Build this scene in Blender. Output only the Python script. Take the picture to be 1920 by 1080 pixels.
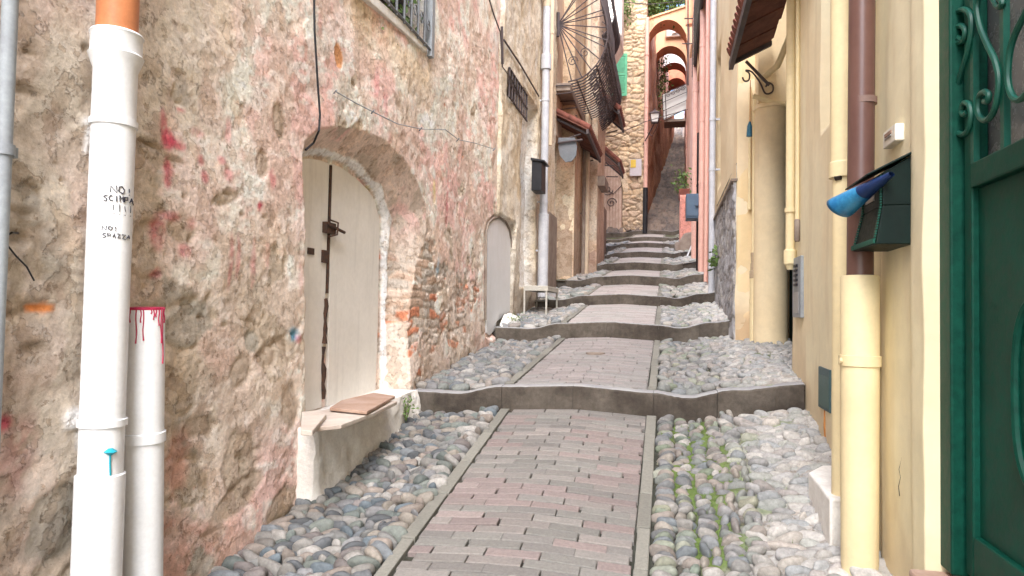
import bpy, math, random
import numpy as np
from mathutils import Vector, Matrix

for o in list(bpy.data.objects): bpy.data.objects.remove(o)
SC = bpy.context.scene
COL = SC.collection
rnd = random.Random(7)
rng = np.random.default_rng(11)
R = math.radians

# ------------------------------------------------------------------ camera
F, W, H = 1300.0, 1920, 1080
YAW, PITCH, ROLL = R(12.6), R(1.9), R(1.0)
CP = np.array([0, 0, 1.5])
_r = np.array([math.cos(YAW), math.sin(YAW), 0.0])
_f = np.array([-math.sin(YAW)*math.cos(PITCH), math.cos(YAW)*math.cos(PITCH), math.sin(PITCH)])
_u = np.cross(_r, _f)
_r, _u = math.cos(ROLL)*_r + math.sin(ROLL)*_u, -math.sin(ROLL)*_r + math.cos(ROLL)*_u
cam_d = bpy.data.cameras.new('camera'); cam = bpy.data.objects.new('camera', cam_d); COL.objects.link(cam)
cam_d.lens = F/W*36; cam_d.sensor_width = 36; cam_d.clip_end = 500; cam_d.clip_start = 0.05
cam.matrix_world = Matrix(((_r[0], _u[0], -_f[0], 0), (_r[1], _u[1], -_f[1], 0), (_r[2], _u[2], -_f[2], 1.5), (0, 0, 0, 1)))
SC.camera = cam

def PX(px, py, x):                      # point of the vertical plane x=const seen at a pixel of the photo
    k = _f*F + _r*(px-W/2) - _u*(py-H/2); return CP + k*((x-CP[0])/k[0])
def PY(px, py, y):
    k = _f*F + _r*(px-W/2) - _u*(py-H/2); return CP + k*((y-CP[1])/k[1])

# ------------------------------------------------------------------ world and sun
SUN_EL, SUN_AZ = R(50), R(176)          # azimuth measured from +Y clockwise
w = bpy.data.worlds.new("World"); SC.world = w; w.use_nodes = True
nt = w.node_tree; bg = nt.nodes['Background']
sky = nt.nodes.new('ShaderNodeTexSky'); sky.sky_type = 'NISHITA'; sky.sun_disc = False
sky.sun_elevation = SUN_EL; sky.sun_rotation = SUN_AZ; sky.air_density = 1.0; sky.dust_density = 2.0; sky.ozone_density = 1.0
nt.links.new(sky.outputs[0], bg.inputs[0]); bg.inputs[1].default_value = 0.15
sd = bpy.data.lights.new('sun', 'SUN'); sd.energy = 1.5; sd.angle = R(50); sd.color = (1, .985, .97)
so = bpy.data.objects.new('sun', sd); COL.objects.link(so)
sdir = Vector((math.sin(SUN_AZ)*math.cos(SUN_EL), math.cos(SUN_AZ)*math.cos(SUN_EL), math.sin(SUN_EL)))
so.rotation_euler = sdir.to_track_quat('Z', 'Y').to_euler(); so.location = (0, -5, 20)
SC.view_settings.view_transform = 'Standard'; SC.view_settings.look = 'None'
SC.view_settings.exposure = 2.4; SC.view_settings.gamma = 1
SC.cycles.max_bounces = 10; SC.cycles.diffuse_bounces = 7; SC.cycles.glossy_bounces = 3

# ------------------------------------------------------------------ numpy noise
def _h(ix, iy, s):
    n = (ix.astype(np.int64)*374761393 + iy.astype(np.int64)*668265263 + s*1442695041) & 0x7fffffff
    n = ((n ^ (n >> 13))*1274126177) & 0x7fffffff
    n = ((n ^ (n >> 16))*374761393) & 0x7fffffff
    return (n & 0xffffff)/float(0xffffff)
def vn(x, y, s=0):
    ix, iy = np.floor(x), np.floor(y); fx, fy = x-ix, y-iy
    fx = fx*fx*(3-2*fx); fy = fy*fy*(3-2*fy)
    a, b, c, d = _h(ix, iy, s), _h(ix+1, iy, s), _h(ix, iy+1, s), _h(ix+1, iy+1, s)
    return (a*(1-fx)+b*fx)*(1-fy) + (c*(1-fx)+d*fx)*fy
def fbm(x, y, o=4, s=0, g=.5):
    v = 0; a = 1.0; t = 0
    for k in range(o):
        v = v + a*vn(x*2**k+17.3*k, y*2**k-9.1*k, s+k); t += a; a *= g
    return v/t                            # 0..1, mean .5
def voro(x, y, s=0, j=.85):
    ix, iy = np.floor(x), np.floor(y); F1 = np.full(x.shape, 9.); F2 = np.full(x.shape, 9.); ID = np.zeros(x.shape)
    for dx in (-1, 0, 1):
        for dy in (-1, 0, 1):
            cx, cy = ix+dx, iy+dy
            px = cx+.5+(_h(cx, cy, s)-.5)*j; py = cy+.5+(_h(cx, cy, s+7)-.5)*j
            d = np.hypot(px-x, py-y); idv = _h(cx, cy, s+13)
            m = d < F1
            F2 = np.where(m, F1, np.minimum(F2, d)); ID = np.where(m, idv, ID); F1 = np.where(m, d, F1)
    return F1, F2, ID
def ss(a, b, x):
    t = np.clip((x-a)/(b-a), 0, 1); return t*t*(3-2*t)
def mixc(c, col, m):
    return c*(1-m[..., None]) + np.array(col, float)*m[..., None]
def sdpoly(P, x, y):                       # signed distance, negative inside
    P = np.array(P, float); d = np.full(x.shape, 1e9); ins = np.zeros(x.shape, bool)
    for i in range(len(P)):
        a, b = P[i], P[(i+1) % len(P)]; e = b-a
        wx, wy = x-a[0], y-a[1]; t = np.clip((wx*e[0]+wy*e[1])/(e@e+1e-12), 0, 1)
        d = np.minimum(d, (wx-e[0]*t)**2 + (wy-e[1]*t)**2)
        c = ((a[1] > y) != (b[1] > y)); den = (b[1]-a[1]) if b[1] != a[1] else 1e-9
        ins ^= c & (x < a[0] + (y-a[1])*(b[0]-a[0])/den)
    d = np.sqrt(d); return np.where(ins, -d, d)

# ------------------------------------------------------------------ materials
MATS = {}
def mat(name, c1, c2=None, rough=.85, scale=6., bump=.3, bscale=60., metal=0., attr=False, var=.12, streak=0., spec=.3, bdist=.004, cover=None):
    """procedural paint / plaster / metal: two tones by fractal noise, dirt streaks down the face, fine bump"""
    if name in MATS: return MATS[name]
    m = bpy.data.materials.new(name); m.use_nodes = True; n = m.node_tree.nodes; l = m.node_tree.links
    b = n['Principled BSDF']; b.inputs['Roughness'].default_value = rough; b.inputs['Metallic'].default_value = metal
    b.inputs['Specular IOR Level'].default_value = spec
    geo = n.new('ShaderNodeNewGeometry')
    def noise(sc, det=6., ro=.6, vec=None):
        t = n.new('ShaderNodeTexNoise'); t.inputs['Scale'].default_value = sc; t.inputs['Detail'].default_value = det
        t.inputs['Roughness'].default_value = ro; l.new(vec or geo.outputs['Position'], t.inputs['Vector']); return t.outputs['Fac']
    def rng_(v, a, b_, c, d):
        t = n.new('ShaderNodeMapRange'); t.inputs[1].default_value = a; t.inputs[2].default_value = b_
        t.inputs[3].default_value = c; t.inputs[4].default_value = d; l.new(v, t.inputs[0]); return t.outputs[0]
    def mixn(f, a, c, mode='MIX'):
        t = n.new('ShaderNodeMix'); t.data_type = 'RGBA'; t.blend_type = mode
        if isinstance(f, float): t.inputs[0].default_value = f
        else: l.new(f, t.inputs[0])
        for k, v in ((6, a), (7, c)):
            if isinstance(v, tuple): t.inputs[k].default_value = (*v, 1)
            else: l.new(v, t.inputs[k])
        return t.outputs[2]
    n1 = noise(scale)
    if attr:
        a = n.new('ShaderNodeVertexColor'); a.layer_name = 'Col'; base = a.outputs['Color']
    else:
        base = mixn(rng_(n1, .38, .62, 0, 1), tuple(c1), tuple(c2 or c1))
    fh = None
    if attr and name == 'weathered_plaster':
        fa, fb, fc2 = noise(7., 12., .62), noise(19., 10., .68), noise(3.2, 12., .66)
        for v_, lo, hi, c_ in ((fa, .545, .56, (.84, .80, .76)), (fb, .60, .615, (.78, .73, .68)), (fc2, .57, .58, (1.10, 1.08, 1.05))):
            base = mixn(rng_(v_, lo, hi, 0, 1), base, mixn(1.0, base, c_, 'MULTIPLY'))
        ma_ = n.new('ShaderNodeMath'); ma_.operation = 'ADD'; l.new(rng_(fa, .545, .56, 1, 0), ma_.inputs[0]); l.new(rng_(fb, .60, .615, .6, 0), ma_.inputs[1]); fh = ma_.outputs[0]
    if streak:
        mp = n.new('ShaderNodeMapping'); mp.inputs['Scale'].default_value = (9, 9, .7); l.new(geo.outputs['Position'], mp.inputs['Vector'])
        s = noise(1.0, 5., .6, mp.outputs[0]); base = mixn(rng_(s, .55, .75, 0, streak), base, tuple(.45*np.array(c1)+np.array([.02, .018, .01])))
    n2 = noise(scale*9, 6., .7)
    v = n.new('ShaderNodeCombineColor'); r_ = rng_(n2, .3, .7, 1-var, 1+var)
    for k in range(3): l.new(r_, v.inputs[k])
    base = mixn(1.0, base, v.outputs[0], 'MULTIPLY')
    l.new(base, b.inputs['Base Color'])
    if bump:
        n3 = noise(bscale, 8., .65); bm = n.new('ShaderNodeBump'); bm.inputs['Strength'].default_value = bump
        bm.inputs['Distance'].default_value = bdist; l.new(n3, bm.inputs['Height']); last = bm.outputs[0]
        if fh is not None: b2 = n.new('ShaderNodeBump'); b2.inputs['Strength'].default_value = .8; b2.inputs['Distance'].default_value = .006; l.new(fh, b2.inputs['Height']); l.new(last, b2.inputs['Normal']); last = b2.outputs[0]
        l.new(last, b.inputs['Normal'])
    l.new(rng_(n2, .3, .7, max(rough-.08, .05), min(rough+.08, 1)), b.inputs['Roughness'])
    MATS[name] = m; return m

M_att = mat('weathered_plaster', (1, 1, 1), attr=True, var=.24, bump=1.0, bscale=48, scale=4, rough=.92, bdist=.008)
M_atts = mat('smooth_render', (1, 1, 1), attr=True, var=.05, bump=.22, bscale=40, scale=1.5, rough=.9, bdist=.004)
M_attf = mat('stone_by_stone', (1, 1, 1), attr=True, var=.30, bump=.6, bscale=70, scale=6, rough=.68, spec=.4)
M_brk = mat('paver', (1, 1, 1), attr=True, var=.2, bump=.5, bscale=120, scale=8, rough=.85)
M_white = mat('white_pipe_paint', (.76, .77, .78), (.72, .73, .73), rough=.42, scale=7, bump=.12, bscale=30, var=.06, streak=.16, spec=.35)
M_whitep = mat('white_limewash', (.80, .78, .73), (.68, .65, .60), rough=.9, bump=.8, bscale=28, var=.1, bdist=.01)
M_clay = mat('orange_pipe', (.50, .19, .08), (.42, .16, .07), rough=.5, bump=.1, streak=.3)
M_leaf_w = mat('white_door_paint', (.76, .73, .67), (.81, .78, .72), rough=.6, scale=3, bump=.15, bscale=40, var=.05, streak=.28)
M_rust = mat('rusty_iron', (.10, .05, .03), (.05, .035, .03), rough=.8, scale=40, bump=.5, bscale=150)
M_iron = mat('dark_iron', (.06, .05, .055), (.09, .07, .07), rough=.6, bump=.2)
M_gap = mat('dark_opening', (.02, .018, .016), (.03, .025, .02), rough=.9, bump=0)
M_yel = mat('yellow_render', (.72, .57, .34), (.77, .63, .41), rough=.88, scale=1.6, bump=.45, bscale=45, var=.05, streak=.12)
M_yel2 = mat('ochre_render', (.74, .60, .38), (.78, .65, .43), rough=.88, scale=1.8, bump=.15, bscale=45, var=.06, streak=.2)
M_cream = mat('cream_pipe_paint', (.78, .66, .40), (.72, .60, .36), rough=.55, scale=4, bump=.15, bscale=35, var=.05, streak=.14)
M_brown = mat('brown_downpipe_paint', (.115, .055, .045), (.14, .07, .055), rough=.38, bump=.06, scale=5, var=.06, spec=.5)
M_green = mat('green_door_paint', (.0015, .042, .026), (.003, .056, .036), rough=.5, scale=3.5, bump=.2, bscale=25, var=.3, spec=.16)
M_greenb = mat('green_ironwork', (.003, .058, .038), (.005, .075, .048), rough=.42, bump=.2, bscale=80, spec=.3)
M_mbox = mat('mailbox_green', (.002, .009, .007), (.004, .016, .012), rough=.5, bump=.15, spec=.18)
M_steel = mat('brushed_steel', (.35, .35, .34), (.42, .42, .42), rough=.35, metal=.6, bump=.05)
M_grey = mat('grey_metal', (.30, .33, .35), (.25, .27, .29), rough=.5, bump=.1)
M_tile = mat('terracotta_tile', (.20, .07, .05), (.13, .05, .04), rough=.85, scale=8, bump=.5, var=.2)
M_wood = mat('old_wood', (.30, .20, .15), (.40, .28, .22), rough=.85, scale=5, bump=.4, var=.2)
M_pink = mat('pink_render', (.72, .33, .25), (.66, .28, .20), rough=.9, scale=1.2, bump=.4, streak=.25, var=.07)
M_pinkp = mat('pink_pipe', (.68, .42, .35), (.62, .37, .31), rough=.6, bump=.1)
M_orange = mat('orange_render', (.84, .46, .28), (.80, .40, .24), rough=.9, scale=1.5, bump=.4, streak=.2, var=.08)
M_orangel = mat('ochre_arch_render', (.80, .54, .32), (.78, .46, .30), rough=.9, scale=1.2, bump=.4, streak=.3, var=.08)
M_red = mat('red_render', (.38, .12, .07), (.45, .16, .09), rough=.9, bump=.3)
M_creamw = mat('cream_render', (.66, .55, .40), (.58, .46, .34), rough=.9, scale=1.8, bump=.6, bscale=40, streak=.35, var=.09)
M_tan = mat('tan_render', (.52, .36, .25), (.60, .45, .33), rough=.9, scale=1.3, bump=.6, bscale=35, streak=.4, var=.1)
M_dado = mat('grey_cement_dado', (.22, .17, .14), (.29, .24, .20), rough=.9, bump=.6, var=.1)
M_jade = mat('jade_shutter_paint', (.12, .42, .26), (.14, .48, .30), rough=.55, bump=.1)
M_blueb = mat('slate_blue_box', (.07, .11, .17), (.08, .13, .19), rough=.5, bump=.1)
M_leafg = mat('leaf_green', (.07, .14, .03), (.14, .20, .06), rough=.6, scale=30, bump=0, var=.2)
M_moss = mat('moss', (.08, .15, .03), (.12, .19, .05), rough=.95, scale=20, bump=.6, var=.3)
M_soil = mat('joint_mortar', (.24, .22, .18), (.33, .30, .26), rough=.95, scale=7, bump=.9, bscale=60, var=.2, bdist=.01)
M_plast = mat('switch_plastic', (.75, .72, .62), rough=.4, bump=0)
M_black = mat('black_plastic', (.012, .012, .015), (.02, .02, .024), rough=.45, bump=.05)
M_ink = mat('marker_ink', (.015, .015, .03), rough=.6, bump=0)
M_mag = mat('magenta_paint', (.45, .02, .08), (.35, .02, .06), rough=.5, bump=0)
M_teal = mat('teal_paint', (.01, .30, .38), (.015, .33, .42), rough=.5, bump=0)
M_bluel = mat('leaflet_blue', (.015, .14, .32), (.05, .28, .50), rough=.35, scale=14, bump=0, var=.15)
M_navy = mat('leaflet_navy', (.012, .03, .10), rough=.35, bump=0)
M_glass = mat('frosted_glass', (.11, .12, .12), (.16, .17, .17), rough=.25, scale=3, bump=.05, bscale=10, spec=.5)
M_marble = mat('slab_stone', (.55, .50, .44), (.48, .40, .34), rough=.7, scale=5, bump=.25)
M_slabr = mat('brown_slab', (.34, .22, .16), (.42, .30, .24), rough=.8, bump=.3)
M_clad = mat('grey_panel', (.62, .62, .60), rough=.6, bump=.1)

# ------------------------------------------------------------------ mesh builder
class MB:
    def __init__(s): s.v = []; s.f = []; s.sm = []
    def add(s, vs, fs, smooth=False):
        o = len(s.v); s.v += [tuple(map(float, v)) for v in vs]; s.f += [tuple(i+o for i in f) for f in fs]; s.sm += [smooth]*len(fs); return s
    def box(s, a, b):
        x0, y0, z0 = [min(p, q) for p, q in zip(a, b)]; x1, y1, z1 = [max(p, q) for p, q in zip(a, b)]
        return s.add([(x0,y0,z0),(x1,y0,z0),(x1,y1,z0),(x0,y1,z0),(x0,y0,z1),(x1,y0,z1),(x1,y1,z1),(x0,y1,z1)],
                     [(0,3,2,1),(4,5,6,7),(0,1,5,4),(1,2,6,5),(2,3,7,6),(3,0,4,7)])
    def hexa(s, v8):
        return s.add(v8, [(0,3,2,1),(4,5,6,7),(0,1,5,4),(1,2,6,5),(2,3,7,6),(3,0,4,7)])
    def prism(s, poly, d):                      # poly: 3-D points in a plane, extruded by vector d
        n = len(poly); P = [Vector(p) for p in poly]; D = Vector(d)
        return s.add([*P, *[p+D for p in P]], [tuple(range(n-1, -1, -1)), tuple(range(n, 2*n))] + [(i, (i+1) % n, (i+1) % n+n, i+n) for i in range(n)])
    def tube(s, path, r, seg=10, cap=True, smooth=True):
        P = [Vector(p) for p in path]; n = len(P); rr = r if isinstance(r, (list, tuple)) else [r]*n
        T = [(P[min(i+1, n-1)]-P[max(i-1, 0)]).normalized() for i in range(n)]
        for i in range(n):
            if T[i].length < .5: T[i] = T[i-1] if i else Vector((0, 0, 1))
        up = Vector((0, 0, 1)) if abs(T[0].z) < .9 else Vector((1, 0, 0)); A = T[0].cross(up).normalized()
        vs = []; fs = []
        for i in range(n):
            A = (A - T[i]*A.dot(T[i])).normalized(); B = T[i].cross(A)
            for k in range(seg):
                a = 2*math.pi*k/seg; vs.append(P[i]+(A*math.cos(a)+B*math.sin(a))*rr[i])
        for i in range(n-1):
            for k in range(seg):
                k2 = (k+1) % seg; fs.append((i*seg+k, i*seg+k2, (i+1)*seg+k2, (i+1)*seg+k))
        s.add(vs, fs, smooth)
        if cap: o = len(s.v)-n*seg; s.f += [tuple(o+k for k in range(seg-1, -1, -1)), tuple(o+(n-1)*seg+k for k in range(seg))]; s.sm += [False, False]
        return s
    def vtube(s, x, y, zr, seg=24):             # vertical turned profile [(z, r), ...]
        return s.tube([(x, y, z + 1e-5*i) for i, (z, r) in enumerate(zr)], [r for z, r in zr], seg)
    def bar(s, a, b, t): return s.tube([a, b], t, 5)
    def build(s, name, m, parent=None, loc=None, bevel=0.):
        o = mesh_obj(name, np.array(s.v), s.f, m, parent, loc)
        o.data.polygons.foreach_set('use_smooth', s.sm)
        if any(s.sm): o.data.set_sharp_from_angle(angle=R(38))
        if bevel:
            md = o.modifiers.new('bevel', 'BEVEL'); md.width = bevel; md.segments = 2; md.limit_method = 'ANGLE'; md.angle_limit = R(40)
        return o
def wloc(o):
    v = Vector((0, 0, 0))
    while o is not None: v = v + o.location; o = o.parent
    return v
def mesh_obj(name, V, faces, m, parent=None, loc=None, col=None, smooth=None):
    me = bpy.data.meshes.new(name)
    o = bpy.data.objects.new(name, me); COL.objects.link(o)
    base = Vector((0, 0, 0))
    if parent is not None: o.parent = parent; base = wloc(parent)
    if loc is not None: o.location = Vector(loc)-base; base = Vector(loc)
    V = np.asarray(V, float) - np.array(base)
    if isinstance(faces, np.ndarray):
        nf, k = faces.shape
        me.vertices.add(len(V)); me.vertices.foreach_set('co', V.ravel().astype(np.float32))
        me.loops.add(nf*k); me.loops.foreach_set('vertex_index', faces.ravel().astype(np.int32))
        me.polygons.add(nf); me.polygons.foreach_set('loop_start', (np.arange(nf)*k).astype(np.int32)); me.polygons.foreach_set('loop_total', np.full(nf, k, np.int32))
        me.update(calc_edges=True)
    else:
        me.from_pydata([tuple(v) for v in V], [], faces); me.update()
    if smooth is not None: me.polygons.foreach_set('use_smooth', np.full(len(me.polygons), smooth))
    if col is not None:
        a = me.color_attributes.new('Col', 'FLOAT_COLOR', 'POINT')
        c = np.ones((len(V), 4), np.float32); c[:, :3] = col; a.data.foreach_set('color', c.ravel())
    me.materials.append(m); return o
def tag(o, label, cat, group=None):
    o['label'] = label; o['category'] = cat
    if group: o['group'] = group
    return o
def thing(name, label, cat, loc, group=None):
    o = bpy.data.objects.new(name, None); COL.objects.link(o); o.location = Vector([float(c) for c in loc]); o.empty_display_size = .1
    return tag(o, label, cat, group)
def struct(o): o['kind'] = 'structure'; return o

def grid_faces(nu, nz, flip=False):
    i, j = np.meshgrid(np.arange(nu-1), np.arange(nz-1), indexing='ij'); a = (i*nz+j).ravel()
    f = np.stack([a, a+nz, a+nz+1, a+1], 1)
    return f[:, ::-1].copy() if flip else f
def hf(name, P0, U, us, zs, D, C, m, parent=None, loc=None, back=.5, flip=False):
    """height field on a vertical plane: P0 + U*u + Z*z + N*D, its rim returned by `back` so that it has thickness"""
    U = np.array(U, float); N = np.array([U[1], -U[0], 0.0]) if not flip else np.array([-U[1], U[0], 0.0])
    us2 = np.concatenate([[us[0]], us, [us[-1]]]); zs2 = np.concatenate([[zs[0]], zs, [zs[-1]]])
    D2 = np.pad(D, 1, mode='edge'); D2[0, :] = -back; D2[-1, :] = -back; D2[:, 0] = -back; D2[:, -1] = -back
    C2 = np.pad(C, ((1, 1), (1, 1), (0, 0)), mode='edge')
    u, z = np.meshgrid(us2, zs2, indexing='ij')
    V = np.array(P0, float) + u[..., None]*U + z[..., None]*np.array([0, 0, 1.]) + D2[..., None]*N
    fc = grid_faces(len(us2), len(zs2), flip)
    return mesh_obj(name, V.reshape(-1, 3), fc, m, parent, loc, C2.reshape(-1, 3), True)
def axis(a, b, step, lo=None, hi=None, coarse=.08):
    """coordinates from a to b: fine between lo and hi, coarse outside"""
    lo = a if lo is None else lo; hi = b if hi is None else hi
    p = []
    if lo > a: p.append(np.arange(a, lo, coarse))
    p.append(np.arange(lo, hi, step))
    if hi < b: p.append(np.arange(hi, b, coarse))
    p.append([b]); return np.concatenate(p)

# ------------------------------------------------------------------ the lane: profile of the ground
STEPS = [(4.75, .83, .985), (7.43, 1.23, 1.39), (9.55, 1.61, 1.745), (11.55, 1.96, 2.11), (13.8, 2.34, 2.49), (16.3, 2.79, 2.92), (18.8, 3.25, 3.38), (21.3, 3.68, 3.81), (23.8, 4.17, 4.30)]
def zc(y):
    y = np.asarray(y, float); z = .172*y + .012
    for i, (ys, b, t) in enumerate(STEPS):
        if i+1 < len(STEPS): yn, bn = STEPS[i+1][:2]; z = np.where(y >= ys, t+(bn-t)*(y-ys)/(yn-ys), z)
        else: z = np.where(y >= ys, t + (y-ys)*.40, z)
    return z
CX = np.array([-3, -1.85, -1.45, -1.12, -.6, -.07, .13, .45, .85, 3]); CZ = np.array([-.07, -.07, -.075, -.012, .012, -.012, -.036, .03, .082, .082])
def cz(x):
    x = np.asarray(x, float); i = np.clip(np.searchsorted(CX, x)-1, 0, len(CX)-2); t = np.clip((x-CX[i])/(CX[i+1]-CX[i]), 0, 1); t = t*t*(3-2*t)
    return CZ[i]*(1-t)+CZ[i+1]*t
def gz(x, y): return zc(y)+cz(x)*np.where(np.asarray(y) > 24, .3, 1)

# mortar bed: one sheet per tread so that the risers stay vertical, and a far sheet to the horizon
V = []; Fc = []; Cc = []
bounds = [-4.0] + [s[0] for s in STEPS] + [52]
off = 0
for i in range(len(bounds)-1):
    y0, y1 = bounds[i], bounds[i+1]
    last_ = i == len(bounds)-2; st = .03 if i < 2 else .06 if i < 5 or last_ else .2
    xs = np.arange(-2.3, 1.5, st if i < 5 or last_ else .12); ys = np.linspace(y0+1e-3, y1-1e-3, max(3, int((y1-y0)/st)))
    x, y = np.meshgrid(xs, ys, indexing='ij')
    yy = np.clip(y, y0+1e-3, y1-1e-3)
    z = gz(x, yy) + (fbm(x*9, y*9, 3, 5)-.5)*.03
    path = (x > -1.14) & (x < -.05)
    z = np.where(path, gz(x, yy)-.022, z-.018 + .022*ss(.3, .75, x)*fbm(x*2.2, y*2.2, 2, 8))
    if i == len(bounds)-2:
        F1, F2, ID = voro(x*4.5, y*2.6, 3); z = z + .09*ss(.02, .2, F2-F1)*(.5+ID) + (np.floor((y-24)/.45)*.45-(y-24))*.25
    mossm = np.clip(ss(.46, .56, fbm(x*5, y*3.2, 3, 33)+.07*np.exp(-((x-.05)/.02)**2)+.06*np.exp(-((x-.235)/.06)**2))*ss(-.06, -.01, x)*(1-ss(.30, .5, x)), 0, 1)*(y < 4.7)
    z = z+.020*mossm*(~path)
    c = np.ones(x.shape+(3,))*np.array([.085, .078, .065])
    c = mixc(c, (.13, .12, .10), ss(.35, .65, fbm(x*3, y*3, 3, 21)))
    c = mixc(c, (.40, .385, .36), ss(.15, .50, x+.3*(fbm(x*4, y*4, 3, 22)-.5)))
    mossm = np.maximum(mossm, ss(.62, .68, fbm(x*4, y*4, 3, 35))*.7)
    c = mixc(c, (.11, .17, .04), mossm*.9*(~path))
    c = mixc(c, (.05, .052, .04), path.astype(float))
    if i == len(bounds)-2: c = mixc(np.ones(x.shape+(3,))*np.array([.26, .20, .16]), (.12, .105, .10), np.clip(fbm(x*4, y*2, 2, 4)+(1-ss(.02, .25, F2-F1))*.6, 0, 1))
    V.append(np.stack([x, yy, z], -1).reshape(-1, 3)); Cc.append(c.reshape(-1, 3)); f = grid_faces(len(xs), len(ys)) ; Fc.append(f+off); off += x.size
for (ys_, b_, t_) in STEPS:
    xs = np.arange(-2.3, 1.5, .05); V.append(np.stack([np.r_[xs, xs], np.full(2*len(xs), ys_+.03), np.r_[gz(xs, ys_-.01)-.1, gz(xs, ys_+.01)-.04]], 1))
    Fc.append(np.array([(off+i, off+i+1, off+len(xs)+i+1, off+len(xs)+i) for i in range(len(xs)-1)])); Cc.append(np.tile(np.array([.08, .07, .06]), (2*len(xs), 1))); off += 2*len(xs)
struct(mesh_obj('ground', np.concatenate(V), np.concatenate(Fc), M_att, None, None, np.concatenate(Cc), True))
gp = MB(); gp.add([(-150, -60, -1.2), (150, -60, -1.2), (150, 200, -1.2), (-150, 200, -1.2)], [(0, 1, 2, 3)])
struct(gp.build('terrain', M_soil))

# brick path ------------------------------------------------------------------
V = []; Fc = []; Cc = []; off = 0
PAL = np.array([[.33, .235, .22], [.29, .21, .20], [.35, .27, .25], [.25, .245, .22], [.20, .215, .19], [.29, .265, .24], [.18, .185, .17]])*.8
PAL = PAL*.42+np.array([.215, .195, .185])*.58
def slab_block(x0, x1, y0, y1, zt, col, h=.05, b=.004, tilt=.0):
    """one chamfered paver lying on the crowned surface"""
    global off
    e = [(x0, y0), (x1, y0), (x1, y1), (x0, y1)]; t = [(x0+b, y0+b), (x1-b, y0+b), (x1-b, y1-b), (x0+b, y1-b)]
    tx, ty = rng.normal(0, tilt, 2)*.5; dz = rng.normal(0, .0010)
    cx_, cy_ = (x0+x1)/2, (y0+y1)/2
    zz = lambda p: float(gz(p[0], p[1])) + dz + (p[0]-cx_)*tx + (p[1]-cy_)*ty + zt
    vs = [(p[0], p[1], zz(p)-h) for p in e] + [(p[0], p[1], zz(p)-b*.8) for p in e] + [(p[0], p[1], zz(p)) for p in t]
    V.append(np.array(vs)); Fc.append(np.array([(0,1,5,4),(1,2,6,5),(2,3,7,6),(3,0,4,7),(4,5,9,8),(5,6,10,9),(6,7,11,10),(7,4,8,11),(8,9,10,11)])+off)
    Cc.append(np.tile(col, (12, 1))); off += 12
xa, xb = -1.055, -.125
for i in range(len(STEPS)):
    y0 = -3.9 if i == 0 else STEPS[i-1][0]+.10; y1 = STEPS[i][0]-.012
    bl = .228; bh = .065 if i < 3 else .12 if i < 5 else .2
    k = 0; y = y1
    while y > y0+.03:
        ya = max(y-bh, y0); x = xa - (bl*.5 if k % 2 else 0) + rng.normal(0, .012) + (.02 if k % 3 == 0 else 0)
        while x < xb-.01:
            g = rng.uniform(.002, .006); a_, b_ = max(x, xa), min(x+bl, xb)
            if b_-a_ > .03:
                cx_, cy_ = (a_+b_)/2, (y+ya)/2
                t = float(fbm(np.array([cx_*1.2]), np.array([cy_*1.5]), 3, 61)[0])
                pinkish = rng.random() < np.clip((t-.40)*4+.12, .08, .92)
                c = PAL[rng.integers(0, 3)] if pinkish else PAL[rng.integers(3, 7)]
                if i > 0: c = (c*.5 + np.array([.29, .28, .275])*.5)*(1 if i == 1 else 1.35)  # pavers of the upper treads lightened: sky reflection put into their colour
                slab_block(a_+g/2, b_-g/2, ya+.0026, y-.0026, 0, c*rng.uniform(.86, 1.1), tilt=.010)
            x += bl+rng.normal(0, .004)
        y = ya; k += 1
for x0, x1 in ((-1.125, -1.06), (-.12, -.062)):
    for i in range(len(STEPS)):
        y0 = -3.9 if i == 0 else STEPS[i-1][0]+.10; y1 = STEPS[i][0]-.012; y = y1
        while y > y0+.02:
            L = rng.uniform(.34, .5); ya = max(y-L, y0)
            n = max(1, int((y-ya)/.12))
            c = np.array([.20, .195, .17])*rng.uniform(.85, 1.15)
            slab_block(x0+rng.normal(0, .002), x1+rng.normal(0, .002), ya+.004, y-.004, .006, c, tilt=.008)
            y = ya
struct(mesh_obj('path', np.concatenate(V), np.concatenate(Fc), M_brk, None, None, np.concatenate(Cc), False))

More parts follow.
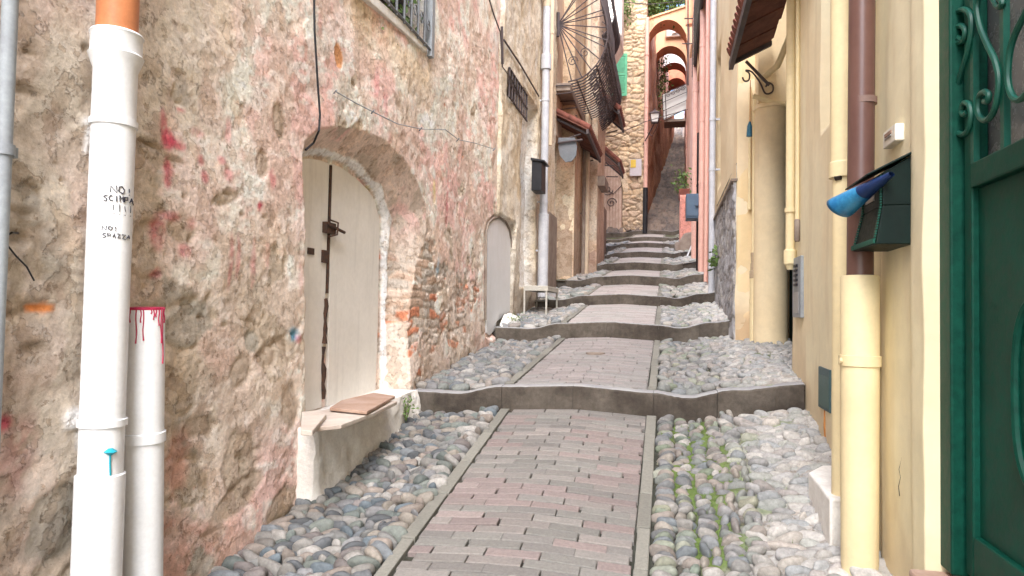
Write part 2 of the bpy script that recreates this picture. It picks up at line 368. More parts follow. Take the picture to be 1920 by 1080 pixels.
# cobbles ------------------------------------------------------------------
import bmesh
def ico(sub):
    bm = bmesh.new(); bmesh.ops.create_icosphere(bm, subdivisions=sub, radius=1); v = np.array([x.co[:] for x in bm.verts]); f = np.array([[q.index for q in x.verts] for x in bm.faces]); bm.free(); return v, f
ICO = {2: ico(2), 3: ico(3)}
CPAL = np.array([[.20, .20, .19], [.16, .18, .195], [.25, .235, .21], [.30, .285, .26], [.17, .195, .17], [.11, .145, .17], [.27, .22, .18], [.20, .17, .16], [.35, .33, .30], [.14, .17, .155], [.21, .21, .215], [.10, .11, .12], [.30, .26, .21]])*.78
def throw(x0, x1, y0, y1, a, b, ang, n, keep=.78, sizes=(1.4, 1.0, .68)):
    """dart-thrown ellipses, large first, cell hash for speed"""
    cell = a*1.4; Hh = {}; out = []
    for s in sizes:
        for _ in range(n):
            x = rng.uniform(x0, x1); y = rng.uniform(y0, y1); th = rng.normal(ang, .35); q = s*rng.uniform(.85, 1.15); ar = rng.uniform(.85, 1.25)
            A, B = a*q*ar, b*q; ci, cj = int(x//cell), int(y//cell); ok = True
            for i in (-1, 0, 1):
                for j in (-1, 0, 1):
                    for (X2, Y2, A2, B2, T2) in Hh.get((ci+i, cj+j), ()):
                        dx, dy = X2-x, Y2-y
                        for A_, B_, T_ in ((A+A2, B+B2, th), (A+A2, B+B2, T2)):
                            c_, s_ = math.cos(T_), math.sin(T_); u, v = dx*c_+dy*s_, -dx*s_+dy*c_
                            if (u/A_)**2+(v/B_)**2 < keep**2: ok = False; break
                        if not ok: break
                    if not ok: break
                if not ok: break
            if ok: Hh.setdefault((ci, cj), []).append((x, y, A, B, th)); out.append((x, y, A, B, th))
    return out
V = []; Fc = []; Cc = []; off = 0
def stones(lst, sub, right=False):
    global off
    bv, bf = ICO[sub]
    for (x, y, A, B, th) in lst:
        if y < STEPS[0][0] and y > STEPS[0][0]-.02: continue
        v = bv.copy(); ph = rng.uniform(0, 6.28, 6)
        v = v*(1+.07*np.sin(v[:, [1]]*2.3+ph[0])+.07*np.sin(v[:, [0]]*1.9+ph[1])+.05*np.sin(v[:, [2]]*2.7+ph[2]))
        v = np.sign(v)*np.abs(v)**rng.uniform(.80, 1.0); v = v+.10*np.sin(v[:, [1, 2, 0]]*rng.uniform(2.5, 4.5)+ph[3])*np.array([1, .8, .8])
        C_ = rng.uniform(.030, .044) if not right else rng.uniform(.026, .040)
        v = v*np.array([A, B, C_]); tl = rng.normal(0, .18, 2)
        v[:, 2] += v[:, 0]*tl[0]+v[:, 1]*tl[1]
        c_, s_ = math.cos(th), math.sin(th); v = np.stack([v[:, 0]*c_-v[:, 1]*s_, v[:, 0]*s_+v[:, 1]*c_, v[:, 2]], 1)
        sink = .003 if not right else .008+.014*float(ss(.25, .7, np.array(x)))
        z = float(gz(x, y)) - sink + rng.normal(0, .005)
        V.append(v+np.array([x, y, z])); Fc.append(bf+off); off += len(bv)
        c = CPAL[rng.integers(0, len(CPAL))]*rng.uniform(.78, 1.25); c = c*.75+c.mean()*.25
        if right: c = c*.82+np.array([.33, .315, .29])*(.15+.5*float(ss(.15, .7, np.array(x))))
        if y > STEPS[0][0]: c = (c*.8+np.array([.30, .30, .30])*.2)*(1 if y < 7.4 else 1.3)  # cobbles farther up get a brighter tone, painting in the reflected sky
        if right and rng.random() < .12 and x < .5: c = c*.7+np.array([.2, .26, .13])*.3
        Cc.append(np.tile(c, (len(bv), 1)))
def ends(i): return [(-1.80, .90), (-1.78, .82), (-1.80, .68), (-1.8, .62), (-1.63, .6), (-1.38, .6), (-1.35, .5), (-1.7, .5), (-1.9, .5), (-1.9, .5)][i]
for i in range(0, 8):
    y0 = .9 if i == 0 else STEPS[i-1][0]+.14; y1 = STEPS[i][0]-.03
    xl, xr = ends(i)
    if i == 0:
        stones(throw(xl, -1.15, y0, y1, .0385, .0185, .28, 17000, .80), 3)
        for cx0, wd_, jit in ((.0, .050, .05), (.098, .044, .16), (.188, .043, .28), (.282, .044, .34), (.380, .046, .40)):
            yy_ = y0; L_ = []
            while yy_ < y1:
                B_ = rng.uniform(.016, .025); yy_ += B_*.95
                if rng.random() < .12 and jit > .1: L_.append((cx0-.02+rng.normal(0, .004), yy_+.02, rng.uniform(.036, .044), .021, 1.5+rng.normal(0, .2))); L_.append((cx0+.024, yy_+.02, rng.uniform(.034, .042), .020, 1.5+rng.normal(0, .2))); yy_ += .062
                else: L_.append((cx0+rng.normal(0, .006+jit*.02), yy_, wd_*rng.uniform(.82, 1.06), B_, rng.normal(0, jit))); yy_ += B_*.95
            stones(L_, 3, True)
        stones(throw(.47, .92, y0, y1, .040, .022, .05, 9000, .80), 3, True)
    elif i <= 2:
        stones(throw(xl, -1.15, y0, y1, .041, .026, .1, 5000, .82), 2)
        stones(throw(-.03, 1.1 if i == 1 else xr+.05, y0, y1, .040, .026, .1, 5500, .82), 2, True)
    else:
        stones(throw(xl, -1.15, y0, y1, .06, .04, .1, 900, .85), 2) if xl < -1.2 else None
        stones(throw(-.03, xr, y0, y1, .055, .038, .1, 1200, .85), 2, True)
struct(mesh_obj('pavement', np.concatenate(V), np.concatenate(Fc), M_attf, None, None, np.concatenate(Cc), True))

# the nine kerb steps -----------------------------------------------------------
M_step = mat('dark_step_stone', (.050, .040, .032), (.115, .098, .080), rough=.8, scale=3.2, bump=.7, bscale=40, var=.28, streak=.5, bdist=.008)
M_stept = mat('worn_sky_lit_step_top', (.26, .26, .27), (.33, .33, .33), rough=.65, scale=5, bump=.3)  # worn stone, its paleness also holding the sky reflection as painted colour
EX = [(-1.78, .86), (-1.84, .64), (-1.60, .62), (-1.66, .60), (-1.36, .30), (-1.45, .30), (-1.6, .30), (-1.8, .32), (-2.1, .4)]
ORD = ['lowest and widest dark stone step, nearest the bottom edge of the lane', 'second dark stone step up the lane, beside the small white arched hatch', 'third dark stone step up the lane, starting beside the metal bench',
       'fourth dark stone step, just above the metal bench', 'fifth dark stone step, its right end short of the pink wall', 'sixth dark stone step up the lane, below the grey stone buttress',
       'seventh dark stone step, thin and level, beside the grey buttress', 'eighth dark stone step, thin, one below the top kerb', 'topmost and farthest dark stone step at the foot of the stone tower']
for i, ((ys, b, t), (xl, xr)) in enumerate(zip(STEPS, EX)):
    root = thing('stone_step', ORD[i], 'step', (-.6, ys, b), 'dark stone steps across the lane')
    cuts = [xl, -1.12, -.62, -.08, .33, xr] if xr > .5 else [xl, -1.12, -.62, -.08, xr]
    for k in range(len(cuts)-1):
        mb = MB(); a_, b_ = cuts[k]+.0012, cuts[k+1]-.0012; n = 18
        prof = [(.0, -.16), (.0, -.020), (.004, -.008), (.014, -.001), (.024, 0), (.12, .0), (.12, -.16)]
        vs = []; fs = []
        j0 = rng.normal(0, .002)
        for q in range(n+1):
            x = a_+(b_-a_)*q/n; zt = t+float(cz(x)) + .004 + rng.normal(0, .0012)
            jy, jz = rng.normal(0, .0022), rng.normal(0, .0016)
            for (py_, pz_) in prof: vs.append((x, ys-.012+py_+j0+jy*(py_ < .03), zt+(pz_ if pz_ > -.1 else -(t-b)-.10)))
        m_ = len(prof)
        for q in range(n):
            for e in range(m_): e2 = (e+1) % m_; fs.append((q*m_+e, (q+1)*m_+e, (q+1)*m_+e2, q*m_+e2))
        fs += [tuple(range(m_)), tuple(n*m_+e for e in range(m_-1, -1, -1))]
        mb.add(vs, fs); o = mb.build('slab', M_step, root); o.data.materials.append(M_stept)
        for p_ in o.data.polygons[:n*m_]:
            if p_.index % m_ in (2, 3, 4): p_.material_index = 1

# ---- leaves helper
def leaves(name, centre, spread, n, size, m, parent=None, seed=1, droop=0.):
    g = np.random.default_rng(seed); P = g.normal(0, 1, (n, 3))*np.array(spread)*.5+np.array(centre)
    V = []; Fv = []
    for i, p in enumerate(P):
        a = g.normal(0, 1, 3); a[2] -= droop; a /= np.linalg.norm(a); b = np.cross(a, g.normal(0, 1, 3)); b /= np.linalg.norm(b)+1e-9
        s = size*g.uniform(.6, 1.4); V += [p-a*s, p+b*s*.45, p+a*s, p-b*s*.45]; Fv.append((4*i, 4*i+1, 4*i+2, 4*i+3))
    return mesh_obj(name, np.array(V), np.array(Fv), m, parent, None, None, False)

# ------------------------------------------------------------------ LEFT: old pink-plastered house
XL = -1.85; XD = -2.03
def lp(px, py): p = PX(px, py, XL); return p[1], p[2]
def bp(px, py): p = PX(px, py, XD); return p[1], p[2]
hl = thing('old_house', 'old house with flaking pink and cream plaster, bare brick and a white arched door', 'house', (-3, 3.3, .4))
ys = axis(-3.0, 7.40, .012, 1.25, 7.40); zs = axis(-.6, 7.5, .012, .35, 4.3)
y, z = np.meshgrid(ys, zs, indexing='ij')
gb = gz(-1.85, y)
hz = z-gb
D = (fbm(y*1.1, z*1.1, 3, 1)-.5)*.075 + (fbm(y*4, z*4, 4, 2)-.5)*.030 + (fbm(y*14, z*16, 4, 3)-.5)*.011 + (fbm(y*45, z*45, 3, 4)-.5)*.006
near = 1-ss(2.2, 3.4, y); D = D*(1+.35*near) + .05*(1-ss(0, .55, hz))*ss(-.2, .3, fbm(y*2, z*2, 2, 6))*.6
cA = np.array([.70, .55, .46]); C = np.ones(y.shape+(3,))*cA; C = mixc(C, (.78, .68, .58), ss(.44, .54, fbm(y*.9, z*.8, 4, 8)))
f1 = fbm(y*1.3, z*1.3, 5, 10); f2 = fbm(y*2.6, z*2.6, 5, 12); f3 = fbm(y*6, z*6, 5, 14); f4 = fbm(y*22, z*22, 4, 15)
up = ss(1.2, 2.6, hz+.5*(f1-.5))
C = mixc(C, (.72, .61, .51), ss(.42, .56, f2))
C = mixc(C, (.64, .40, .35), ss(.44, .56, fbm(y*1.6, z*1.9, 5, 16))*.8*(1-near*.6))
C = mixc(C, (.78, .71, .62), ss(.50, .60, f3)*.4)
C = mixc(C, (.50, .40, .31), ss(.53, .60, fbm(y*3.3, z*2.4, 5, 17))*.6)
dirt = np.clip(near*.95 + (1-ss(.2, 1.5, hz))*.5, 0, 1)
C = mixc(C, (.50, .42, .33), dirt*ss(.36, .60, fbm(y*2.1, z*1.7, 5, 18))*.85)
C = mixc(C, (.60, .53, .42), near*ss(.54, .62, fbm(y*5, z*2.2, 5, 19))*.8)
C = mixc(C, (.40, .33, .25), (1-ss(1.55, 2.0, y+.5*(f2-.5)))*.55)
C = mixc(C, (.50, .27, .20), ss(.5, .6, fbm(y*1.5, z*2.2, 4, 23))*(1-ss(.5, 1.3, hz))*(1-ss(2.4, 3.0, y))*.75)
# flaked plaster with rubble below
fl = fbm(y*2.3, z*2.3, 5, 30)*.75+f3*.25
thr = .615-.055*(1-ss(.1, .9, hz))-.04*near+.05*ss(1.6, 2.6, hz)+.06*ss(4.3, 5.0, y)
flm = ss(0, .012, fl-thr)
F1, F2, ID = voro(y*4.2+f2*.8, z*5.2+f3*.6, 40)
edge = ss(.02, .16, F2-F1)
st = np.where((ID < .35)[..., None], np.array([.40, .33, .24]), np.where((ID < .7)[..., None], np.array([.50, .42, .32]), np.array([.32, .29, .23])))
st = (st*.7+np.array([.50, .41, .32])*.3)*(0.8+.4*f4[..., None])
D = D - flm*(.018-.014*edge)
C = C*(1-flm[..., None]) + (st*edge[..., None]+np.array([.42, .34, .25])*(1-edge[..., None]))*flm[..., None]
# brick zone beside the door
by, bz_ = y/.235, z/.068
bz_ = bz_+(fbm(y*4, z*4, 3, 46)-.5)*1.6; by = by+(fbm(y*5, z*5, 3, 47)-.5)*.9; row = np.floor(bz_); bx = by+.5*(row % 2)+.3*_h(row, row*0, 3); bi = np.floor(bx); fx, fz = bx-bi, bz_-row
bm_ = ss(0, .06, fx)*ss(0, .06, 1-fx)*ss(0, .16, fz)*ss(0, .16, 1-fz)
bid = _h(bi, row, 77)
bc = np.where((bid < .42)[..., None], np.array([.50, .20, .11]), np.where((bid < .7)[..., None], np.array([.46, .33, .24]), np.array([.40, .35, .29])))
bc = bc*(.7+.6*f4[..., None]); bc = bc*bm_[..., None]+np.array([.46, .38, .30])*(1-bm_[..., None])
bw = np.exp(-((y-4.95)/.42)**2-((z-1.75)/.50)**2)*.95 + np.exp(-((y-5.9)/.85)**2-((z-1.55)/.48)**2)*.72 + np.exp(-((y-4.75)/.35)**2-((z-1.2)/.35)**2)*.4
bmk = ss(.0, .04, bw*.56+fbm(y*3.6, z*6.5, 5, 44)-.84)
D = D - bmk*(.018-.013*bm_)
C = C*(1-bmk[..., None])+bc*bmk[..., None]
C = mixc(C, (.44, .33, .25), ss(.35, .6, f2)*.45*(1-ss(.5, 1.4, hz))*ss(4.5, 5, y))
crk = (1-ss(0, .006, np.abs(fbm(y*1.5, z*1.1, 5, 81)-.5)))*ss(.48, .56, fbm(y*1.3, z*1.3, 3, 83))+(1-ss(0, .007, np.abs(fbm(y*3.6, z*2.6, 4, 85)-.5)))*ss(.52, .58, fbm(y*2.1, z*2.1, 3, 87))
crk = np.clip(crk, 0, 1); D = D-.007*crk; C = mixc(C, (.26, .19, .13), crk*.55)
scr = ss(.60, .66, fbm(y*9+z*5, z*16-y*4, 4, 89)); C = mixc(C, (.82, .76, .68), scr*.25*ss(2.0, 3.0, y)+scr*.15)
drk = ss(.62, .68, fbm(y*10, z*13, 4, 91)); C = mixc(C, (.44, .34, .26), drk*.3); D = D-.006*drk
# odd stones that show through
def blob(px, py, rx, ry, th=0, soft=.25):
    cy, cz_ = lp(px, py); k = 1300/math.hypot(XL, cy); a, b = rx/k*1.25, ry/k
    dy, dz = y-cy, z-cz_; c_, s_ = math.cos(th), math.sin(th); u, v = (dy*c_+dz*s_)/a, (-dy*s_+dz*c_)/b
    d = np.hypot(u, v)+(f3-.5)*1.1*soft+(f4-.5)*.5; return 1-ss(1-soft*.5, 1+soft*.5, d), d
for q in [(446, 872, 40, 58, .1), (447, 695, 28, 26, .6), (470, 640, 18, 20, 0), (496, 668, 22, 20, 0), (360, 578, 26, 14, -.2), (420, 372, 34, 12, .3), (525, 228, 14, 30, .3), (490, 310, 14, 24, 0),
          (540, 760, 24, 44, 0), (372, 800, 34, 20, 0), (110, 985, 46, 60, 0), (285, 290, 34, 18, -.2), (335, 430, 26, 22, 0), (440, 930, 60, 24, .3), (520, 950, 40, 30, .3)]:
    m_, d = blob(*q); C = mixc(C, rng.choice([(.34, .31, .25), (.42, .34, .25), (.38, .30, .22)]), m_*.85); D = D - .008*m_*ss(.45, 1.0, d) - .005*m_
for q in [(35, 165, 26, 12), (35, 400, 26, 12), (28, 445, 24, 14), (62, 575, 30, 12), (55, 652, 22, 9), (278, 270, 20, 7), (322, 300, 18, 6), (424, 362, 12, 10), (281, 470, 8, 6), (304, 478, 4, 4), (448, 402, 9, 5),
          (350, 452, 5, 12), (494, 408, 9, 4), (104, 305, 5, 6), (114, 337, 5, 5), (372, 596, 8, 7), (338, 368, 5, 7), (20, 590, 26, 10), (200, 620, 9, 6), (480, 608, 4, 12), (338, 560, 5, 4), (560, 830, 14, 26), (385, 1000, 30, 12), (60, 100, 14, 8), (160, 90, 8, 12)]:
    m_, d = blob(*q, 0, .5); D = D - .024*(1-ss(.1, 1.0, d)); C = mixc(C, (.30, .23, .16), m_*.6)
m_, d = blob(635, 105, 13, 22, .2, .2); C = mixc(C, (.55, .27, .12), m_); D -= .008*m_
m_, d = blob(75, 578, 18, 9, 0, .3); C = mixc(C, (.55, .20, .06), m_)
for q in [(165, 232, 13, 9), (160, 262, 6, 26), (135, 785, 16, 16), (148, 815, 9, 30), (128, 800, 8, 6)]:
    m_, d = blob(*q, 0, .6); C = mixc(C, (.78, .77, .74), m_*.9); D = D + .010*m_
# sprayed paint
for (px, py, rx, ry, col, s_) in [(302, 232, 5, 26, 'm', .6), (309, 262, 9, 14, 'm', .8), (325, 269, 16, 7, 'm', .8), (309, 326, 7, 22, 'm', .7), (338, 207, 9, 5, 'm', .6), (372, 250, 16, 8, 'm', .3), (372, 300, 8, 8, 'm', .55), (376, 332, 7, 10, 'm', .6),
        (412, 300, 10, 7, 'm', .5), (424, 328, 10, 12, 'm', .45), (430, 245, 8, 26, 'm', .35), (290, 432, 14, 28, 'm', .6), (310, 405, 22, 9, 'm', .55), (483, 386, 6, 8, 'm', .95), (338, 470, 10, 10, 'm', .55), (350, 420, 8, 10, 'm', .3), (286, 512, 11, 9, 'm', .5),
        (440, 480, 5, 40, 'm', .35), (425, 490, 5, 46, 'm', .4), (470, 500, 6, 40, 'm', .35), (500, 480, 8, 20, 'm', .25), (507, 336, 8, 14, 'm', .45), (705, 160, 8, 22, 'm', .35), (722, 200, 10, 26, 'm', .35), (840, 380, 5, 44, 'm', .5), (6, 792, 12, 16, 'm', .9),
        (548, 627, 15, 13, 'b', .85), (556, 636, 10, 8, 'm', .5), (820, 500, 6, 16, 'b', .5), (815, 360, 6, 22, 'y', .5), (735, 350, 8, 8, 'y', .4), (28, 860, 30, 60, 'm', .25), (880, 560, 5, 30, 'm', .2), (560, 520, 6, 26, 'm', .2), (330, 860, 26, 60, 'r', .45)]:
    m_, d = blob(px, py, rx, ry, 0, .9); C = mixc(C, {'m': (.52, .06, .10), 'b': (.06, .26, .38), 'y': (.62, .56, .14), 'r': (.55, .22, .16)}[col], m_*s_*ss(.3, .6, f4+.12))
D = D*.62
_hq = [lp(*q) for q in [(910, 440), (914, 420), (925, 409), (936, 407), (948, 415), (958, 433), (960, 452), (960, 585), (933, 606), (931, 622), (918, 632), (908, 626)]]
_sh = sdpoly(_hq, y, z); _mh = 1-ss(0, .05, _sh); D = D*(1-_mh)-.02*_mh
# arched opening: splayed reveal from the face (FR) back to the door plane (BK)
FR = [(3.30, .2), lp(571, 800), lp(568, 600), lp(570, 400), lp(566, 285), lp(574, 262), lp(600, 243), lp(640, 237), lp(680, 243), lp(722, 262), lp(758, 300), lp(785, 345), lp(800, 385), lp(795, 450), lp(778, 520), lp(766, 600), lp(760, 740), (4.85, .2)]
BK = [(3.42, .2), bp(545, 800), bp(545, 420), bp(550, 296), bp(580, 291), bp(618, 294), bp(660, 318), bp(700, 362), bp(714, 408), bp(712, 600), bp(708, 760), (4.72, .2)]
sF = -sdpoly(FR, y, z); sB = sdpoly(BK, y, z)
t_ = np.where(sF > 0, sF/(sF+np.maximum(sB, 0)+1e-6), 0); t_ = np.where((sB < 0) & (sF > -.02), 1, t_)
wob = (fbm(y*7, z*7, 3, 55)-.5)*.12
tt = np.clip(t_+wob*(t_ > 0)*(t_ < 1), 0, 1)
D = D*(1-.6*(t_ > .0)) - .18*tt
rev = (t_ > 0) & (t_ < 1)
low = 1-ss(1.9, 2.3, z)
Crev = np.ones(C.shape)*np.array([.58, .46, .38]); Crev = mixc(Crev, (.58, .38, .33), ss(.45, .6, fbm(y*3, z*3, 4, 57))); Crev = mixc(Crev, (.42, .34, .27), ss(.5, .62, fbm(y*7, z*7, 4, 58)))
pm_ = np.maximum(ss(.42, .46, fbm(y*3, z*4, 4, 59)), ss(.5, .55, f3))*(1-.9*np.exp(-((z-1.72)/.14)**2)); rb = mixc(bc, (.54, .46, .38), pm_); rb = mixc(rb, (.42, .35, .28), pm_*ss(.5, .6, f2)*.7)
Crev = Crev*(1-low[..., None])+rb*low[..., None]
ring = ss(.76, .82, t_+wob*1.6)
Crev = mixc(Crev, (.76, .74, .68), ring)
C = np.where(rev[..., None], Crev, C)
D = D - np.where(rev, (1-ring)*low*((1-bm_)*.010*(1-pm_)+.006*(1-pm_)), 0) + np.where(rev, ring*.012*f4*2, 0)
# high window opening
WN = [lp(700, -130), lp(694, -8), lp(800, 82), lp(806, -230)]
sW = -sdpoly(WN, y, z); D = D - .22*ss(0, .02, sW); C = mixc(C, (.10, .09, .08), ss(0, .02, sW))
stn = np.exp(-((y-(3.95+(z-3.45)*0))/.9)**2)*0
m_ = ss(.0, .12, lp(0, 0)[0]*0+(3.46-z)+(f3-.5)*.3)*(1-ss(.05, .4, (3.40-z)))*ss(3.6, 3.9, y)*(1-ss(5.0, 5.3, y)); C = mixc(C, (.55, .42, .22), m_*.5)
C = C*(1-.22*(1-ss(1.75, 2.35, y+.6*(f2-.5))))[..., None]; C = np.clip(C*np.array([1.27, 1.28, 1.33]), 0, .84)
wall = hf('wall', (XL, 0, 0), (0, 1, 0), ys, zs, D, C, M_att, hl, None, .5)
cb = MB(); cb.box((-5, -3.0, -.6), (-2.36, 7.38, 7.5)); cb.build('house_body', M_tan, hl)
rf = MB(); rf.hexa([(-5.2, -3.1, 7.45), (-1.55, -3.1, 7.45), (-1.55, 7.4, 7.45), (-5.2, 7.4, 7.45), (-5.2, -3.1, 8.2), (-1.55, -3.1, 7.6), (-1.55, 7.4, 7.6), (-5.2, 7.4, 8.2)]); rf.build('roof', M_tile, hl)
# arched double door
door = bpy.data.objects.new('door', None); COL.objects.link(door); door.parent = hl; pd = Vector((XD, 4, .9)); door.location = pd-hl.location; door['label'] = 'white arched double door with rusty centre latch and stained edges'
def leafpoly(pts, x, t, name, m, parent, bev=.004):
    mb = MB(); P = [(x, p[0], p[1]) for p in pts]; mb.prism(P, (t, 0, 0)); return mb.build(name, m, parent, None, bev)
XF = XD+.022
def fp(px, py): p = PX(px, py, XF); return p[1], p[2]
lw = [fp(545, 782), fp(603, 764), fp(612, 500), fp(618, 306), fp(600, 300), fp(580, 297), fp(560, 298), fp(545, 300)]
rw = [fp(614, 762), fp(704, 738), fp(709, 600), fp(712, 412), fp(703, 376), fp(690, 356), fp(672, 338), fp(655, 325), fp(640, 314), fp(624, 307), fp(619, 500)]
leafpoly(lw, XF-.05, .05, 'leaf', M_leaf_w, door); leafpoly(rw, XF-.05, .05, 'leaf', M_leaf_w, door)
mb = MB()
for (a_, b_) in ((560, 650), (650, 762)):
    pts = [fp(612-(q-500)*.03+rng.uniform(-3, 1), q) for q in range(a_, b_, 14)]; mb.tube([(XF+.001, p[0], p[1]) for p in pts], [rng.uniform(.008, .022) for p in pts], 6)
mb.tube([(XF+.002, *fp(620-(q-300)*.03, q)) for q in range(310, 570, 20)], .009, 6)
mb.build('rust_stained_gap', M_rust, door)
mb = MB(); mb.box((XF, *fp(604, 436)), (XF+.03, *fp(622, 420))); mb.tube([(XF+.03, *fp(606, 420)), (XF+.04, *fp(622, 430)), (XF+.035, *fp(636, 436))], .010, 8)
mb.tube([(XF+.02, *fp(612, 412)), (XF+.05, *fp(620, 418)), (XF+.05, *fp(618, 440)), (XF+.02, *fp(610, 444))], .006, 8); mb.build('latch', M_rust, door)
mb = MB(); mb.box((XF, *fp(602, 492)), (XF+.015, *fp(611, 470))); mb.build('hinge_plate', M_rust, door); mb = MB(); mb.box((XF, *fp(576, 476)), (XF+.006, *fp(588, 466))); mb.build('hinge_plate', M_rust, door)
# back board behind the leaves
mb = MB(); mb.box((XD-.12, 3.2, .6), (XD-.055, 5.0, 2.6)); mb.build('door_lining', M_gap, hl)
# threshold block and slabs
ny = 44; vs = []; fs = []
ths = bpy.data.objects.new('threshold', None); COL.objects.link(ths); ths.parent = hl; ths.location = Vector((-1.8, 4, .8))-hl.location
ya, yb = 3.24, 4.74; us_ = np.linspace(ya, yb, 70); zz_ = np.linspace(0, 1, 34)
u2, v2 = np.meshgrid(us_, zz_, indexing='ij')
ztop = .885+.035*ss(3.3, 4.7, u2); zbot = gz(-1.75, u2)-.05
zt = zbot+(ztop-zbot)*v2
xf = -1.715-.02*v2**4+(fbm(u2*6, zt*6, 4, 71)-.5)*.06+(fbm(u2*25, zt*25, 3, 72)-.5)*.012-.02*ss(3.27, 3.24, u2)
Vt = [np.stack([xf, u2, zt], -1).reshape(-1, 3)]; Ft = [grid_faces(70, 34)]
Vb = np.stack([np.concatenate([xf[:, -1], np.full(70, -2.06)]), np.concatenate([us_, us_]), np.concatenate([zt[:, -1], zt[:, -1]])], 1)
o0 = 70*34; Ft.append(np.array([(o0+i, o0+i+1, o0+70+i+1, o0+70+i) for i in range(69)])); Vt.append(Vb)
sd_ = np.array([(xf[0, j], ya, zt[0, j]) for j in range(34)]+[(-2.06, ya, zt[0, j]) for j in range(34)]); o1 = o0+140
Ft.append(np.array([(o1+j, o1+j+1, o1+34+j+1, o1+34+j) for j in range(33)])); Vt.append(sd_)
mesh_obj('plastered_block', np.concatenate(Vt), np.concatenate(Ft), M_whitep, ths, None, None, True)
def slab(name, pts, z0, th, m):
    mb = MB(); P = []
    for (px, py) in pts:
        k = _f*F + _r*(px-W/2) - _u*(py-H/2); q = CP+k*((z0-1.5)/k[2]); P.append((q[0], q[1], z0))
    mb.prism(P, (0, 0, -th)); return mb.build(name, m, ths, None, .004)
slab('stone_slab', [(582, 802), (640, 796), (700, 774), (745, 752), (700, 752), (640, 762), (590, 772)], .937, .022, M_marble)
slab('stone_slab', [(564, 806), (586, 808), (612, 776), (600, 768), (566, 772)], .962, .024, M_marble)
slab('stone_slab', [(618, 764), (688, 771), (741, 742), (700, 736), (640, 750)], .962, .018, M_slabr)
# small arched hatch
XH = XL-.008
def hp(px, py): p = PX(px, py, XH); return p[1], p[2]
hatch = [(913, 440), (917, 422), (925, 413), (936, 411), (947, 419), (954, 433), (957, 452), (957, 582), (931, 604), (929, 618), (918, 629), (912, 624)]
mb = MB(); mb.prism([(XH-.08, *hp(*q)) for q in hatch][::-1], (.08, 0, 0)); o = mb.build('hatch', M_white, hl, None, .004); o['label'] = 'small white arched hatch at the far end of the wall'
rim = [PX(q[0]+(q[0]-935)*.07, q[1]+(-4 if q[1] < 500 else 0), XL-.004) for q in [(912, 600)]+hatch[:8]]
mb = MB(); mb.tube(rim, .012, 6); mb.build('hatch_surround', M_dado, hl)
# window sill, frame and grille of the high window
wdw = bpy.data.objects.new('window', None); COL.objects.link(wdw); wdw.parent = hl; wl_ = Vector((XL, 4.5, 3.5)); wdw.location = wl_-hl.location
mb = MB(); sp = [PX(668, -20, XL+.03), PX(800, 99, XL+.03), PX(800, 80, XL+.03), PX(690, -20, XL+.03)]
mb.prism([(p[0], p[1], p[2]) for p in sp], (-.12, 0, 0)); mb.build('sill', M_whitep, wdw, None, .006)
mb = MB(); wy0, wy1 = 3.95, 5.06; gx = XL+.035
for k in range(9):
    yy = wy0+(wy1-wy0)*k/8; mb.tube([(gx, yy, 3.50), (gx, yy, 4.6)], .010, 6)
mb.tube([(gx, wy0, 3.52), (gx, wy1, 3.52)], .011, 6); mb.tube([(gx, wy0, 4.2), (gx, wy1, 4.2)], .011, 6)
for k in range(0, 8):
    yy = wy0+(wy1-wy0)*(k+.5)/8
    mb.tube([(gx+.004, yy+.035*math.cos(a)*(1-a/14), 3.68+.05*math.sin(a)*(1-a/14)) for a in np.linspace(0, 9, 22)], .005, 5)
mb.build('grille', mat('grille_grey', (.13, .14, .15), (.17, .18, .19), rough=.5), wdw)
mb = MB(); mb.box((XL-.20, wy0-.2, 3.5), (XL-.17, wy1, 4.9)); mb.build('pane', M_gap, wdw)
leaves('foliage', (XL-.09, 4.5, 3.75), (.10, .7, .4), 300, .03, M_leafg, wdw, 41)
mb = MB(); mb.box((XL-.02, wy1-.01, 3.47), (XL+.05, wy1+.05, 4.8)); mb.build('frame', M_grey, wdw)

t = thing('weed', 'small green weed growing at the end of the white threshold below the first step', 'plant', (-1.70, 4.45, .78))
leaves('foliage', (-1.69, 4.42, .85), (.04, .07, .07), 70, .013, M_leafg, t, 3)
mb = MB()
for k in range(6): mb.tube([(-1.70, 4.42, .75), (-1.69+rng.normal(0, .02), 4.42+rng.normal(0, .04), .85)], .003, 5)
mb.build('stem', M_leafg, t)
t = thing('weed', 'tuft of grass on the white rubble beside the second step', 'plant', (-1.70, 7.75, 1.36))
leaves('foliage', (-1.68, 7.8, 1.42), (.12, .25, .08), 60, .018, M_leafg, t, 5, -1); mb = MB(); mb.tube([(-1.7, 7.75, 1.33), (-1.69, 7.75, 1.42)], .005, 5); mb.build('stem', M_leafg, t)

# ---- downpipes on the left
XP = -1.745
def lean_pipe(name, pts, prof, m, parent):  # pts: bottom and top axis points, prof [(z, r)]
    (x0, y0, z0), (x1, y1, z1) = pts; P = []; rr = []
    for i, (zz, r_) in enumerate(prof):
        s = (zz-z0)/(z1-z0); P.append((x0+(x1-x0)*s, y0+(y1-y0)*s, zz+1e-5*i)); rr.append(r_)
    mb = MB(); mb.tube(P, rr, 32); return mb.build(name, m, parent)
pb, pt_ = PX(184, 1000, XP), PX(218, 100, XP)
AX = ((XP, pb[1], pb[2]), (XP, pt_[1], pt_[2]))
def atz(py): return PX(200, py, XP)[2]
t = thing('downpipe', 'tall white drainpipe with black handwriting and an orange clay top section', 'drainpipe', (XP, pb[1], .25))
r0 = .0655
lean_pipe('lower_section', AX, [(.15, r0+.006), (atz(886), r0+.006), (atz(884), r0+.002)], M_white, t)
